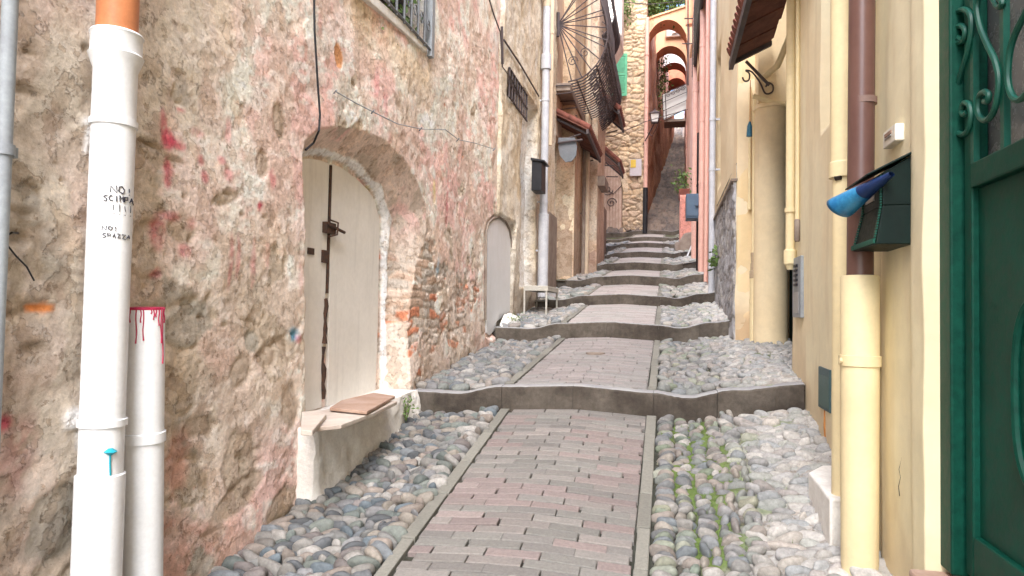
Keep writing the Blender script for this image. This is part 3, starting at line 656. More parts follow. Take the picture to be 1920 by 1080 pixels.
lean_pipe('upper_section', AX, [(atz(890), r0-.001), (atz(235), r0-.001), (atz(234), r0+.005), (atz(222), r0+.005), (atz(221), r0-.001), (atz(125), r0-.001), (atz(108), r0+.010), (atz(98), r0+.016), (atz(94), r0+.010), (atz(62), r0+.010), (atz(58), r0+.014), (atz(54), r0+.010), (atz(53), r0-.01)], M_white, t)
lean_pipe('clay_section', AX, [(atz(70), r0-.004), (6.8, r0-.004)], M_clay, t)
lean_pipe('bracket', AX, [(atz(797), r0+.001), (atz(796), r0+.006), (atz(784), r0+.006), (atz(783), r0+.001)], M_white, t)
# handwriting, as ink strokes wrapped on the pipe
def pipe_at(py, phi, extra=0, rad=r0):      # point on the pipe surface, phi measured from the side facing the camera
    c = PX(200, py, XP); zz = c[2]; s = (zz-AX[0][2])/(AX[1][2]-AX[0][2]); cy = AX[0][1]+(AX[1][1]-AX[0][1])*s
    base = math.atan2(-cy, -XP); a = base+phi   # direction to the camera
    return (XP+(rad+extra)*math.cos(a), cy+(rad+extra)*math.sin(a), zz)
GL = {'N': [[(0,0),(0,1),(1,0),(1,1)]], 'O': [[(.5,0),(0,.3),(.1,.9),(.6,1),(1,.6),(.9,.1),(.5,0)]], '!': [[(.5,1),(.5,.35)],[(.5,.06),(.52,0)]], 'S': [[(1,.9),(.4,1),(0,.75),(.9,.35),(.6,0),(0,.05)]],
      'C': [[(1,.9),(.4,1),(0,.5),(.3,.05),(1,0)]], 'I': [[(.5,0),(.5,1)]], 'M': [[(0,0),(.1,1),(.5,.4),(.9,1),(1,0)]], 'P': [[(0,0),(0,1),(.8,.9),(.8,.55),(0,.5)]], 'A': [[(0,0),(.5,1),(1,0)],[(.2,.4),(.8,.4)]],
      'Z': [[(0,1),(1,1),(0,0),(1,0)]], 'V': [[(0,1),(.5,0),(1,1)]]}
def write(mb, text, px0, py0, wpx, hpx, sp, wd=.0016):
    for i, ch in enumerate(text):
        for s_ in GL.get(ch, []):
            path = []
            for (a, b) in s_:
                X_ = px0+i*sp+a*wpx+rng.uniform(-.7, .7); Y_ = py0-b*hpx+rng.uniform(-1.3, 1.3)
                cx_ = 215-(Y_-200)*.040; q = np.clip((X_-cx_)/36.0, -.98, .98); path.append(pipe_at(Y_, -math.asin(q)*-1 if False else math.asin(q), .0008))
            mb.tube(path, wd, 5)
ink = MB()
write(ink, 'NO!', 208, 364, 9, 12, 12); write(ink, 'SCIMPA', 197, 380, 6, 11, 8); write(ink, '!!!!', 209, 404, 6, 18, 8.5, .0011); ink.build('handwriting', M_ink, t); ink = MB(); write(ink, 'NO!', 195, 434, 6, 7, 8.5, .0013); write(ink, 'SPAZZA', 195, 448, 5, 8, 7.3, .0013)
ink.build('handwriting', M_ink, t)
tb = MB(); P = [pipe_at(839+q*.1, math.asin(.38), .001) for q in range(1)]
cpt = pipe_at(839, .42, .0005)
tb.tube([pipe_at(833, .38, .0005), pipe_at(839, .38, .001), pipe_at(846, .38, .0005)], [.006, .020, .004], 10); tb.tube([pipe_at(842, .38, .001), pipe_at(860, .38, .001), pipe_at(882, .42, .001)], .0028, 6)
o = tb.build('teal_paint_drip', M_teal, t); 
# second, shorter pipe
qb, qt = PX(269, 1000, XP), PX(272, 600, XP)
BX = ((XP, qb[1], qb[2]), (XP, qt[1], qt[2])); zT = PX(272, 577, XP)[2]; r1 = .062
t = thing('pipe_stub', 'short white pipe cut off at chest height with magenta paint drips around its rim', 'drainpipe', (XP, qb[1], .25))
lean_pipe('pipe', BX, [(.15, r1), (atz(826), r1), (zT, r1), (zT, r1-.006), (zT-.12, r1-.006)], M_white, t)
lean_pipe('bracket', BX, [(atz(846), r1+.001), (atz(845), r1+.006), (atz(826), r1+.006), (atz(825), r1+.001)], M_white, t)
lean_pipe('painted_rim', BX, [(zT-.006, r1+.0008), (zT+.001, r1+.0008), (zT+.002, r1-.004)], M_mag, t)
mb = MB()
def q_at(zz, q):
    s = (zz-BX[0][2])/(BX[1][2]-BX[0][2]); cy = BX[0][1]+(BX[1][1]-BX[0][1])*s; a = math.atan2(-cy, -XP)+math.asin(q); return (XP+(r1+.0006)*math.cos(a), cy+(r1+.0006)*math.sin(a), zz)
for q, L in ((-.97, .16), (-.85, .10), (-.72, .05), (-.42, .12), (-.2, .05), (-.08, .11), (.3, .02), (.42, .04), (.52, .03), (.66, .06), (.78, .12), (.86, .19), (.93, .05)):
    n_ = 6; mb.tube([q_at(zT-L*k/n_, min(.98, max(-.98, q+.02*math.sin(k*1.3+q*9)))) for k in range(n_+1)], [.0022]*n_+[.003], 5)
mb.build('paint_drip', M_mag, t)
# grey service pole at the far left
gp_ = PX(2, 540, -1.80); t = thing('service_pipe', 'slim grey metal pipe at the far left edge of the wall', 'pipe', (-1.80, gp_[1]-.01, .2))
mb = MB(); mb.tube([(-1.80, gp_[1]-.01, .1), (-1.80, gp_[1]-.005, 6.8)], .020, 16); mb.build('pipe', M_grey, t)
mb = MB(); zz = PX(5, 270, -1.8)[2]; mb.tube([(-1.80, gp_[1]-.008, zz-.03), (-1.80, gp_[1]-.008, zz+.0)], .026, 16); mb.box((-1.87, gp_[1]+.01, zz-.03), (-1.80, gp_[1]+.035, zz)); mb.build('bracket', M_grey, t)
t = MB(); t.tube([(-1.81, gp_[1]+.02, PX(8, 440, -1.8)[2]), PX(22, 436, -1.80), PX(34, 437, -1.84)], .003, 6); t.tube([PX(6, 450, -1.80), PX(30, 480, -1.79), PX(50, 500, -1.79), PX(64, 526, -1.80)], .0025, 6)
tag(t.build('loose_wire', M_black, None, PX(20, 460, -1.8)), 'loose dark wire ends poking out beside the grey pipe at left edge', 'cable')
# cables on the left wall
t = MB(); P = [(588, -60), (590, 60), (596, 160), (600, 215), (598, 245), (588, 268), (573, 281)]
t.tube([PX(*q, XL+.045 if q[1] < 250 else XL-.01) for q in P], .006, 8); tag(t.build('cable', M_black, None, PX(590, 60, XL+.04)), 'black cable hanging down the wall to the top of the arched door', 'cable')
t = MB(); P = [(630, 172), (665, 192), (700, 210), (745, 232), (790, 242), (835, 243), (860, 262), (890, 268), (928, 280)]
t.tube([PX(*q, XL+.05) for q in P], .0035, 6)
for q in P[::2]: t.tube([PX(q[0]-4, q[1]+3, XL+.03), PX(q[0]+1, q[1]-3, XL+.06)], .005, 5)
tag(t.build('cable', M_grey, None, PX(745, 232, XL+.04)), 'thin pale cable sagging across the pink plaster above the brick patch', 'cable')
t = MB(); P = [(915, -10), (925, 25), (938, 60), (942, 125), (960, 150), (980, 190)]; t.tube([PX(*q, XL+.07) for q in P], .008, 6)
t.tube([PX(941, 50, XL+.06), PX(942, 120, XL+.06)], .016, 6)
t.tube([PX(945, 75, XL+.06), PX(975, 120, XL+.06), PX(1010, 180, XL+.06)], .012, 6)
tag(t.build('cable', M_iron, None, PX(938, 60, XL+.05)), 'dark conduit and cable running down at the corner beside the small grille', 'cable')

# ------------------------------------------------------------------ LEFT: cream house beyond the old one
def plaster_face(name, P0, U, L, z0, z1, cols, step, parent, m=M_att, amp=.02, seed=0, flip=False, fine=.004, low=None, holes=(), back=.3, zfine=None):
    us = np.arange(0, L+step*.5, step); zs = np.arange(z0, z1, step); zs = zs if zfine is None else axis(z0, z1, step, z0, zfine, .15)
    u, z = np.meshgrid(us, zs, indexing='ij'); s = seed
    D = (fbm(u*1.2+s, z*1.2, 3, s+1)-.5)*amp*1.4+(fbm(u*6, z*6, 3, s+2)-.5)*amp*.5+(fbm(u*30, z*30, 2, s+3)-.5)*fine
    C = np.ones(u.shape+(3,))*np.array(cols[0]); C = mixc(C, cols[1], ss(.42, .6, fbm(u*1.8, z*1.2+s, 5, s+4)))
    if len(cols) > 2: C = mixc(C, cols[2], ss(.54, .66, fbm(u*4, z*2.2, 5, s+5))*.7)
    if low is not None:
        y = P0[1]+U[1]*u; x = P0[0]+U[0]*u; h = z-gz(x, y); C = mixc(C, low[0], (1-ss(low[1]*.6, low[1]*1.2, h+(fbm(u*5, z*5, 3, s+9)-.5)*low[1]*.8))*low[2])
    for (a, b, c, d, dep, hc) in holes:
        m_ = ss(0, .015, np.minimum(np.minimum(u-a, b-u), np.minimum(z-c, d-z))); D -= dep*m_
        if hc is not None: C = mixc(C, hc, m_)
    return hf(name, P0, U, us, zs, D, C, m, parent, None, back, flip)
def box_thing_part(name, a, b, m, parent, bev=.0): mb = MB(); mb.box(a, b); return mb.build(name, m, parent, None, bev)
XA = -1.82
h2 = thing('cream_house', 'rough cream plastered house with a tall white niche, beyond the old pink house', 'house', (-3, 9.4, 1.4))
plaster_face('wall', (XA, 7.42, 0), (0, 1, 0), 3.9, 1.0, 8.5, [(.70, .62, .50), (.62, .52, .38), (.76, .72, .64)], .035, h2, amp=.05, seed=100, fine=.022, low=((.36, .29, .23), .35, .7),
             holes=((-.1, .80, .9, 2.56, .075, (.74, .70, .62)), (1.12, 2.15, 1.82, 4.35, .14, (.80, .79, .76)), (.25, 1.3, 3.98, 4.28, .1, (.12, .1, .09))))
box_thing_part('house_body', (-5, 7.42, .8), (-2.1, 11.3, 8.5), M_creamw, h2)
box_thing_part('roof', (-5.1, 7.42, 8.5), (-1.6, 11.35, 8.65), M_tile, h2)
mb = MB()
for k in range(8): yy = 7.68+1.0*k/7; mb.tube([(XA+.03, yy, 3.95), (XA+.03, yy, 4.30)], .012, 6)
for zz in (3.96, 4.12, 4.29): mb.tube([(XA+.03, 7.66, zz), (XA+.03, 8.72, zz)], .012, 6)
mb.build('grille', M_iron, h2)
mb = MB(); n = 26; us_ = np.linspace(7.55, 8.3, n)     # white rubble skirting at the foot
V_ = []; 
for i in range(n):
    for j in range(8):
        a = j/7*math.pi/2; tp_ = max(.05, math.sin(math.pi*(i+.3)/n))**.6; V_.append((-1.82+.16*tp_*math.sin(a)*(1+.08*math.sin(i*.7+j)), us_[i], float(gz(-1.8, us_[i]))-.03+ .17*tp_*math.cos(a)*(1+.06*math.cos(i*.9+j*.7))*(1-.5*i/n)))
mesh_obj('white_skirting', np.array(V_), grid_faces(n, 8), M_whitep, h2, None, None, True)
box_thing_part('cement_dado', (XA, 10.55, 1.6), (XA+.035, 11.33, 3.05), M_dado, h2, .004)
# tan house with the bars, its corner and the jetty
h3 = thing('tan_house', 'tan house with barred doorway and grey dado beyond the cream house on the left', 'house', (-3, 12.5, 2.0))
plaster_face('wall', (-2.15, 11.3, 0), (0, 1, 0), .75, 1.7, 4.6, [(.45, .36, .28), (.38, .30, .22)], .06, h3, seed=130)
plaster_face('wall', (-1.62, 12.02, 0), (0, 1, 0), 1.6, 1.7, 9.2, [(.62, .46, .31), (.68, .54, .38), (.56, .36, .24)], .06, h3, seed=140, low=((.30, .24, .20), 1.3, .6))
plaster_face('wall', (-2.3, 12.02, 0), (1, 0, 0), .68, 1.7, 4.6, [(.70, .60, .44), (.64, .52, .37)], .05, h3, seed=150, low=((.62, .42, .28), .6, .6), back=.05)
box_thing_part('house_body', (-5, 11.3, 1.5), (-2.18, 13.6, 9.2), M_tan, h3)
box_thing_part('lintel', (-2.2, 11.3, 4.45), (-1.83, 12.03, 9.2), M_tan, h3, .01)
mb = MB()
for k in range(4): mb.box((-2.08, 11.34+.16*k, 2.05), (-2.05, 11.37+.16*k, 3.9))
for k in range(9): mb.box((-2.09, 11.32, 2.1+.22*k), (-2.06, 11.98, 2.14+.22*k))
mb.build('door_grille', M_iron, h3)
box_thing_part('roof', (-5, 11.3, 9.2), (-1.3, 13.6, 9.35), M_tile, h3)
h4 = thing('corner_house', 'pale house whose corner juts into the lane, with pinkish base, beyond the tan house', 'house', (-2.8, 14.5, 2.4))
plaster_face('wall', (-1.37, 13.62, 0), (0, 1, 0), 1.75, 2.0, 9.6, [(.62, .50, .38), (.66, .56, .44), (.55, .38, .28)], .06, h4, seed=160, low=((.42, .28, .22), 1.0, .7))
plaster_face('wall', (-2.2, 13.62, 0), (1, 0, 0), .83, 2.0, 9.6, [(.66, .57, .46), (.60, .50, .38), (.62, .44, .30)], .06, h4, seed=165, low=((.60, .42, .30), .7, .6), back=.05)
box_thing_part('house_body', (-4.6, 13.66, 2.0), (-1.42, 15.37, 9.6), M_creamw, h4)
box_thing_part('sill_ledge', (-1.40, 13.75, 4.02), (-1.22, 14.6, 4.22), M_dado, h4, .01)
box_thing_part('roof', (-4.7, 13.6, 9.6), (-1.1, 15.5, 9.75), M_tile, h4)
h5 = thing('white_house', 'tall whitewashed house front high on the left before the stone tower', 'house', (-2.6, 20, 3.3))
plaster_face('wall', (-1.32, 19.0, 0), (0, 1, 0), 1.4, 9.1, 14, [(.80, .78, .74), (.74, .71, .66)], .12, h5, seed=170)
plaster_face('wall', (-2.6, 19.0, 0), (1, 0, 0), 1.28, 9.1, 14, [(.80, .78, .74), (.72, .70, .66)], .12, h5, seed=172, back=.05)
box_thing_part('house_body', (-5, 19.05, 2.9), (-2.35, 23.4, 14), M_creamw, h5)
box_thing_part('jetty', (-2.4, 19.06, 9.1), (-1.36, 20.35, 13.9), M_creamw, h5)
mb = MB(); mb.hexa([(-2.36, 19.02, 7.6), (-2.34, 19.02, 7.6), (-2.34, 20.4, 7.6), (-2.36, 20.4, 7.6), (-2.36, 19.02, 9.098), (-1.34, 19.02, 9.098), (-1.34, 20.4, 9.098), (-2.36, 20.4, 9.098)]); mb.build('corbel', M_whitep, h5)
t = thing('stone_plinth', 'dark low stone plinth at the left end of the sixth step', 'plinth', (-1.5, 15.8, 2.7))
mb = MB(); mb.box((-1.75, 15.4, 2.5), (-1.42, 16.2, 3.12)); mb.build('block', M_dado, t, None, .03)
mb = MB(); mb.box((-1.78, 16.9, 2.7), (-1.60, 18.6, 4.25)); mb.build('upright_slab', M_dado, t, None, .02)

# pipes and fittings on the cream house
def pipe_thing(label, px, pys, x, r, m, ztop, zbot=None, brk=(), mB=None, name='downpipe', group=None, seg=16, extra=None, lean=0):
    """vertical pipe at the column of the photo px on plane x; brk are pixel rows with clamps; extra: thicker sleeves [(py0, py1, dr)]"""
    p = PX(px, pys, x); z0 = zbot if zbot is not None else float(gz(x, p[1]))-.05
    t = thing(name, label, 'drainpipe' if name == 'downpipe' else 'pipe', (x, p[1], z0), group)
    prof = [(z0, r), (ztop, r)]
    mb = MB(); mb.tube([(x, p[1], z0), (x, p[1]+lean*(ztop-z0), ztop)], r, seg); mb.build('pipe', m, t)
    for b in brk:
        zb = PX(px, b, x)[2]; mb = MB(); yy = p[1]+lean*(zb-z0); mb.tube([(x, yy, zb-.02), (x, yy, zb+.02)], r+.006, seg); mb.box((x-(.10 if x < 0 else 0), yy-.012, zb-.012), (x+(.10 if x > 0 else 0), yy+.012, zb+.012)); mb.build('bracket', mB or m, t)
    for (a, b, dr) in extra or ():
        za, zb = PX(px, a, x)[2], PX(px, b, x)[2]; mb = MB(); mb.tube([(x, p[1], za), (x, p[1], zb-.01), (x, p[1], zb)], [r+dr, r+dr, r+dr*.4], seg); mb.build('sleeve', m, t)
    return t, p
M_pipeg = mat('pale_grey_pipe', (.42, .43, .47), (.50, .51, .54), rough=.5, bump=.1)
t, p = pipe_thing('grey white drainpipe with a thick white foot beside the black mailbox', 1021, 300, XA+.09, .055, M_pipeg, 5.95, brk=(185, 380), extra=((558, 402, .02), (125, 95, .02)))
mb = MB(); q = PX(1025, 92, XA+.09); mb.tube([(XA+.09, p[1], 5.9), (XA+.09, p[1]-.02, 6.05), (XA+.05, p[1]-.25, 6.15)], .06, 16); mb.build('elbow', M_creamw, t)
pipe_thing('slim pale pipe just left of the thick grey drainpipe', 1013, 450, XA+.05, .018, M_pipeg, 3.2, brk=(470,), name='wall_pipe')
pipe_thing('tall pale cream pipe rising past the iron balcony', 1034, 100, XA+.08, .035, M_creamw, 8.2, 4.0, brk=(60,), name='wall_pipe')
pipe_thing('thin white conduit at the top beside the grey drainpipe', 1021, 40, XA+.06, .02, M_white, 8.0, 5.6, name='wall_pipe')
pipe_thing('cream pipe between the tan house and the corner house', 1100, 380, -1.52, .05, M_creamw, 8.5, brk=(300, 440), lean=.0)
pipe_thing('rusty slim pipe at the foot of the corner house', 1094, 420, -1.56, .035, M_dado, 4.9, brk=(400,), name='wall_pipe')
p = PX(1008, 330, XA+.10); y0 = p[1]; t = thing('mailbox', 'narrow black mailbox on the cream wall beside the grey drainpipe', 'mailbox', (XA+.03, y0, PX(1008, 358, XA+.1)[2]))
za, zb = PX(1008, 358, XA+.1)[2], PX(1008, 300, XA+.1)[2]
mb = MB(); mb.box((XA+.02, y0-.02, za), (XA+.16, y0+.30, zb)); mb.build('box', M_black, t, None, .01)
mb = MB(); mb.hexa([(XA+.01, y0-.05, zb), (XA+.20, y0-.05, zb-.03), (XA+.20, y0+.33, zb-.03), (XA+.01, y0+.33, zb), (XA+.01, y0-.05, zb+.03), (XA+.20, y0-.05, zb-.01), (XA+.20, y0+.33, zb-.01), (XA+.01, y0+.33, zb+.03)]); mb.build('lid', M_black, t)
M_bench = mat('bench_paint', (.50, .48, .43), (.44, .42, .37), rough=.6)
# metal bench / stand
bx0, bx1, by0, by1, bz = -1.76, -1.45, 8.55, 9.42, 1.80
t = thing('metal_bench', 'small pale metal bench with a perforated top beside the third step', 'bench', (-1.6, 9.0, 1.45))
mb = MB(); mb.box((bx0, by0, bz), (bx1, by1, bz+.02)); 
for k in range(7): mb.box((bx0+.02, by0+.06+.12*k, bz+.02), (bx1-.02, by0+.12+.12*k, bz+.026))
mb.build('top', M_bench, t, None, .003)
mb = MB()
for a, b in (((bx0, by0, bz-.04), (bx1, by0+.02, bz)), ((bx0, by1-.02, bz-.04), (bx1, by1, bz)), ((bx0, by0+.022, bz-.04), (bx0+.02, by1-.022, bz-.002)), ((bx1-.02, by0+.022, bz-.04), (bx1, by1-.022, bz-.002))): mb.box(a, b)
mb.build('frame', M_bench, t)
for (x_, y_) in ((bx0, by0), (bx1-.03, by0), (bx0, by1-.03), (bx1-.03, by1-.03)):
    mb = MB(); mb.box((x_, y_, float(gz(x_, y_))-.02), (x_+.02, y_+.02, bz-.041)); mb.build('leg', M_bench, t)

# tiled canopies -----------------------------------------------------------------
M_under = mat('dark_tile_underside', (.11, .045, .035), (.17, .07, .05), rough=.85, scale=9, bump=.5, var=.25)
def canopy(label, xin, xout, y0, y1, zin, zout, row=.2, side='left'):
    t = thing('tiled_canopy', label, 'canopy', ((xin+xout)/2, (y0+y1)/2, zout), 'small tiled canopies over doorways')
    s = 1 if xout > xin else -1; n = max(2, int((y1-y0)/.12)); mb = MB(); L = math.hypot(xout-xin, zin-zout)
    for k in range(n):                         # half-round tiles running down the slope
        yc = y0+(y1-y0)*(k+.5)/n; w_ = (y1-y0)/n*.5; N = 3
        for q in range(N):
            a, b = q/N, (q+1)/N+.06
            pa = (xin+(xout-xin)*a, yc, zin+(zout-zin)*a+.045+.015); pb2 = (xin+(xout-xin)*b, yc, zin+(zout-zin)*b+.045)
            mb.tube([pa, pb2], [w_*.75, w_*.9], 10)
    mb.build('tiles', M_tile, t)
    mb = MB(); m_ = max(4, int(abs(xout-xin)/.10)); nb = max(3, int((y1-y0)/row))
    for k in range(nb):                        # boards seen from below
        ya_, yb_ = y0+(y1-y0)*k/nb, y0+(y1-y0)*(k+1)/nb-.012; dz = -.028*(k % 2)
        mb.hexa([(xin, ya_, zin-.02+dz), (xout, ya_, zout-.02+dz), (xout, yb_, zout-.04+dz), (xin, yb_, zin-.04+dz), (xin, ya_, zin+.0), (xout, ya_, zout+.0), (xout, yb_, zout+.0), (xin, yb_, zin+.0)])
    mb.build('underside_boards', M_under, t)
    for yy in (y0+.08, y1-.12):
        mb = MB(); mb.box((min(xin, xout), yy, 0), (max(xin, xout), yy+.04, .04)); v = np.array(mb.v); v[:, 2] = v[:, 2]-.09+zin+(zout-zin)*(v[:, 0]-xin)/(xout-xin); mb.v = [tuple(q) for q in v]
        mb.tube([(xout-.12*s, yy+.02, zout-.06), (xin+.02*s, yy+.02, zin-.45)], .014, 6); mb.build('bracket', M_iron, t)
    mb = MB(); mb.box((xout-.02, y0-.02, zout-.09), (xout+.02, y1+.02, zout-.015)); mb.build('fascia', M_iron, t)
    return t
canopy('tiled canopy on iron brackets over the barred doorway, nearest on the left side', -1.83, -1.30, 11.3, 13.5, 4.80, 4.52)
canopy('small tiled canopy jutting from the corner house below the green shutter', -1.36, -.98, 13.9, 15.4, 5.92, 5.58)
canopy('smaller far canopy tucked under the one on the corner house', -1.6, -1.15, 16.6, 18.2, 5.5, 5.1)
p = PX(1062, 320, -1.6)
t = thing('wall_awning', 'pale grey curved awning panel under the first tiled canopy on the left', 'awning', (-1.7, 11.6, 3.9))
mb = MB(); P = [tuple(PY(*q, 11.36)) for q in ((1047, 258), (1078, 258), (1082, 275), (1080, 292), (1072, 302), (1060, 304), (1050, 292), (1047, 278))]; mb.prism(P[::-1], (0, .04, 0)); mb.build('panel', mat('awning_grey', (.13, .145, .16), (.17, .18, .20), rough=.6), t, None, .004)
mb = MB(); mb.tube([PY(1046, 268, 11.33), PY(1092, 262, 11.33)], .018, 6); mb.build('edge', M_iron, t)

# bellied iron balcony -----------------------------------------------------------
t = thing('iron_balcony', 'bellied wrought iron balcony with radiating bars, high on the left wall', 'balcony', (-1.5, 12.6, 5.4))
prof = [(-1.62, 5.28), (-1.35, 5.36), (-1.10, 5.62), (-.98, 5.98), (-1.02, 6.35), (-1.12, 6.7), (-1.14, 7.3)]
def curve(pts, n=20):
    P = np.array(pts); k = np.arange(len(P)); tt_ = np.linspace(0, len(P)-1, n); out = []
    for q in tt_:
        i = int(min(q, len(P)-2)); f = q-i; p0 = P[max(i-1, 0)]; p1 = P[i]; p2 = P[i+1]; p3 = P[min(i+2, len(P)-1)]
        out.append(.5*((2*p1)+(-p0+p2)*f+(2*p0-5*p1+4*p2-p3)*f*f+(-p0+3*p1-3*p2+p3)*f**3))
    return np.array(out)
cv = curve(prof, 22); Y0, Y1 = 11.2, 14.6
for k in range(26):
    yy = Y0+(Y1-Y0)*k/25; mb = MB(); mb.tube([(c[0], yy, c[1]) for c in cv], .013, 5); mb.build('bar', M_iron, t)
mb = MB()
for j in (2, 6, 10, 14, 18, 21): mb.tube([(cv[j][0], Y0, cv[j][1]), (cv[j][0], Y1, cv[j][1])], .012, 5)
for sgn, yy in ((1, Y0), (1, Y1)):
    for j in (3, 9, 15, 21): mb.tube([(-1.62-.2, yy, cv[j][1]), (cv[j][0], yy, cv[j][1])], .008, 5) if j > 15 else None
mb.build('rail', M_iron, t)
for yy in (Y0, Y1):
    mb = MB()
    for a in np.linspace(-1.35, 1.1, 13):
        d_ = np.array([math.cos(a), math.sin(a)]); o_ = np.array([-1.80, 6.25]); best = min(cv, key=lambda c: abs(math.atan2(c[1]-o_[1], c[0]-o_[0])-a)); mb.tube([(o_[0], yy, o_[1]), (best[0], yy, best[1])], .010, 5)
    mb.tube([(-1.80, yy, 6.05), (-1.80, yy, 6.45)], .03, 6); mb.build('radiating_bars', M_iron, t)
def scroll(mb, c, r, y=None, x=None, turns=1.6, s=1, th=.008, a0=0, n=22):
    P = []
    for q in range(n):
        f = q/(n-1); a = a0+s*f*turns*2*math.pi; rr = r*(1-.85*f); P.append((c[0]+rr*math.cos(a), y, c[1]+rr*math.sin(a)) if y is not None else (x, c[0]+rr*math.cos(a), c[1]+rr*math.sin(a)))
    mb.tube(P, th, 5)
mb = MB()
for k in range(18):
    for j in (5, 8, 12, 16):
        yy = Y0+.09+(Y1-Y0-.1)*k/18; c = cv[j]; P = []
        for q in range(14):
            f = q/13; a = f*9; rr = .12*(1-.75*f); zz_ = c[1]+rr*math.sin(a); xx = np.interp(zz_, cv[:, 1], cv[:, 0])+.006; P.append((xx, yy+rr*math.cos(a), zz_))
        mb.tube(P, .009, 4)
for cx_, cz_ in ((-1.55, 5.62), (-1.35, 5.75), (-1.60, 6.85), (-1.3, 6.7)): sb_ = MB(); scroll(sb_, (cx_, cz_), .09, y=Y0); sb_.build('scroll', M_iron, t)
mb.build('scrollwork', M_iron, t)
mb = MB(); mb.box((-1.82, Y0, 5.14), (-1.58, Y1, 5.27)); mb.build('floor_slab', M_dado, t, None, .01)
mb = MB()
for k in range(5):
    z_ = 5.1-.11*k; x_ = -1.62-.03*k; mb.tube([(-1.82, Y0-.02+.5*k, z_+.12), (x_+.08, Y0-.02+.5*k, z_+.12), (x_+.12, Y0-.02+.5*k, z_), (-1.82, Y0-.02+.5*k, z_-.02)], .010, 5)
mb.build('stay', M_iron, t)

t2 = t.copy(); COL.objects.link(t2); t2.location = t.location+Vector((-.05, 2.3, 1.85)); t2.scale = (.85, .45, .75); t2['label'] = 'farther iron balcony, partly hidden behind the nearer bellied one'
for ch in list(t.children):
    c2 = ch.copy(); COL.objects.link(c2); c2.parent = t2
t['group'] = t2['group'] = 'bellied iron balconies'
# ------------------------------------------------------------------ the stone tower closing the lane
tw = thing('stone_tower', 'tall rubble stone house with arched wooden door closing the lane', 'house', (-1.7, 25, 4.2))
x0t, x1t = -3.2, -.76; us = np.arange(0, x1t-x0t+.01, .028); zs = np.arange(4.0, 15.2, .028); u, z = np.meshgrid(us, zs, indexing='ij')
wv = (fbm(u*1.5, z*1.5, 2, 201)-.5)*.5
F1, F2, ID = voro(u*2.6+wv, z*5.4+wv*.8, 205, .9); e = ss(.03, .2, F2-F1)
F1b, F2b, IDb = voro(u*5.2, z*9.5, 215, .9); small = ID > .75; e = np.where(small, np.minimum(e, ss(.03, .2, F2b-F1b)), e)
D = -.05+.06*e*(.6+.6*ID)+(fbm(u*12, z*12, 3, 202)-.5)*.03
SP = np.array([[.64, .49, .32], [.56, .42, .28], [.70, .57, .40], [.48, .38, .28], [.60, .46, .34]])
C = SP[(np.where(small, IDb, ID)*97 % 5).astype(int)]*(.8+.4*fbm(u*9, z*9, 3, 203)[..., None]); C = C*e[..., None]+np.array([.50, .41, .30])*(1-e[..., None])*.9
C = mixc(C, (.62, .50, .34), ss(8.0, 12, z)*.35); C = mixc(C, (.52, .40, .32), (1-ss(4.5, 7, z))*.35)
DA = [PY(*q, 24.0) for q in ((1118, 440), (1118, 345), (1124, 315), (1138, 302), (1150, 304), (1160, 320), (1166, 350), (1167, 440))]; DP = [(p[0]-x0t, p[2]) for p in DA]
sd1 = -sdpoly(DP, u, z); D = np.where(sd1 > 0, -.22, D); arc = (sd1 <= 0) & (sd1 > -.22) & (z > DP[1][1]-.3)
C = np.where(arc[..., None], np.array([.58, .48, .36])*(.85+.3*fbm(u*8, z*8, 2, 9)[..., None]), C); D = np.where(arc, .01, D)
hf('wall', (x0t, 24.0, 0), (1, 0, 0), us, zs, D, C, M_att, tw, None, .4)
box_thing_part('house_body', (-5.5, 24.3, 3.8), (-.80, 30, 15.2), M_tan, tw)
mb = MB(); P = [(p[0], 24.10, p[2]) for p in DA]; mb.prism(P[::-1], (0, .06, 0)); d_ = mb.build('door', M_wood, tw); d_['label'] = 'old arched wooden door, weathered pinkish grey'
M_woodp = mat('bleached_planks', (.45, .33, .27), (.55, .43, .36), rough=.9, bump=.4)
mb = MB(); xa_, xb_ = DA[0][0]+.05, DA[7][0]-.04; n = 8
for k in range(n): a_ = xa_+(xb_-xa_)*k/n; tp = 6.35+.35*math.sin(math.pi*(k+.6)/n); mb.box((a_, 24.06, 4.25), (a_+(xb_-xa_)/n-.015, 24.097, tp))
mb.build('plank', M_woodp, d_)
mb = MB(); scroll(mb, (xb_-.35, 5.3), .18, y=24.03, th=.015); scroll(mb, (xb_-.5, 5.75), .2, y=24.03, th=.015, s=-1); mb.tube([(xa_, 24.03, 6.0), (xb_-.3, 24.03, 5.6), (xb_, 24.03, 5.9)], .015, 5); mb.build('iron_scroll', M_iron, d_)
# shutter on the tower
sh = bpy.data.objects.new('shutter', None); COL.objects.link(sh); sh.parent = tw; P = [PY(*q, 23.8) for q in ((1150, 182), (1175, 177), (1179, 97), (1163, 107))]; sh.location = Vector(P[0])-tw.location; sh['label'] = 'jade green louvred shutter standing open'
Xa, Xb, Z0, Z1 = P[0][0], P[1][0], P[1][2], P[2][2]; dyy = -.35
def shp(a, b, t0=0.): return (Xa+(Xb-Xa)*a, 23.55+.38*a+t0, Z0-.12*(1-a)+(Z1-Z0)*b)
def shbar(mb, a0, b0, a1, b1, th=.045):
    q = [shp(a0, b0), shp(a1, b0), shp(a1, b1), shp(a0, b1)]; mb.hexa([q[0], q[1], (q[1][0]-.03, q[1][1]+th, q[1][2]), (q[0][0]-.03, q[0][1]+th, q[0][2]), q[3], q[2], (q[2][0]-.03, q[2][1]+th, q[2][2]), (q[3][0]-.03, q[3][1]+th, q[3][2])])
mb = MB()
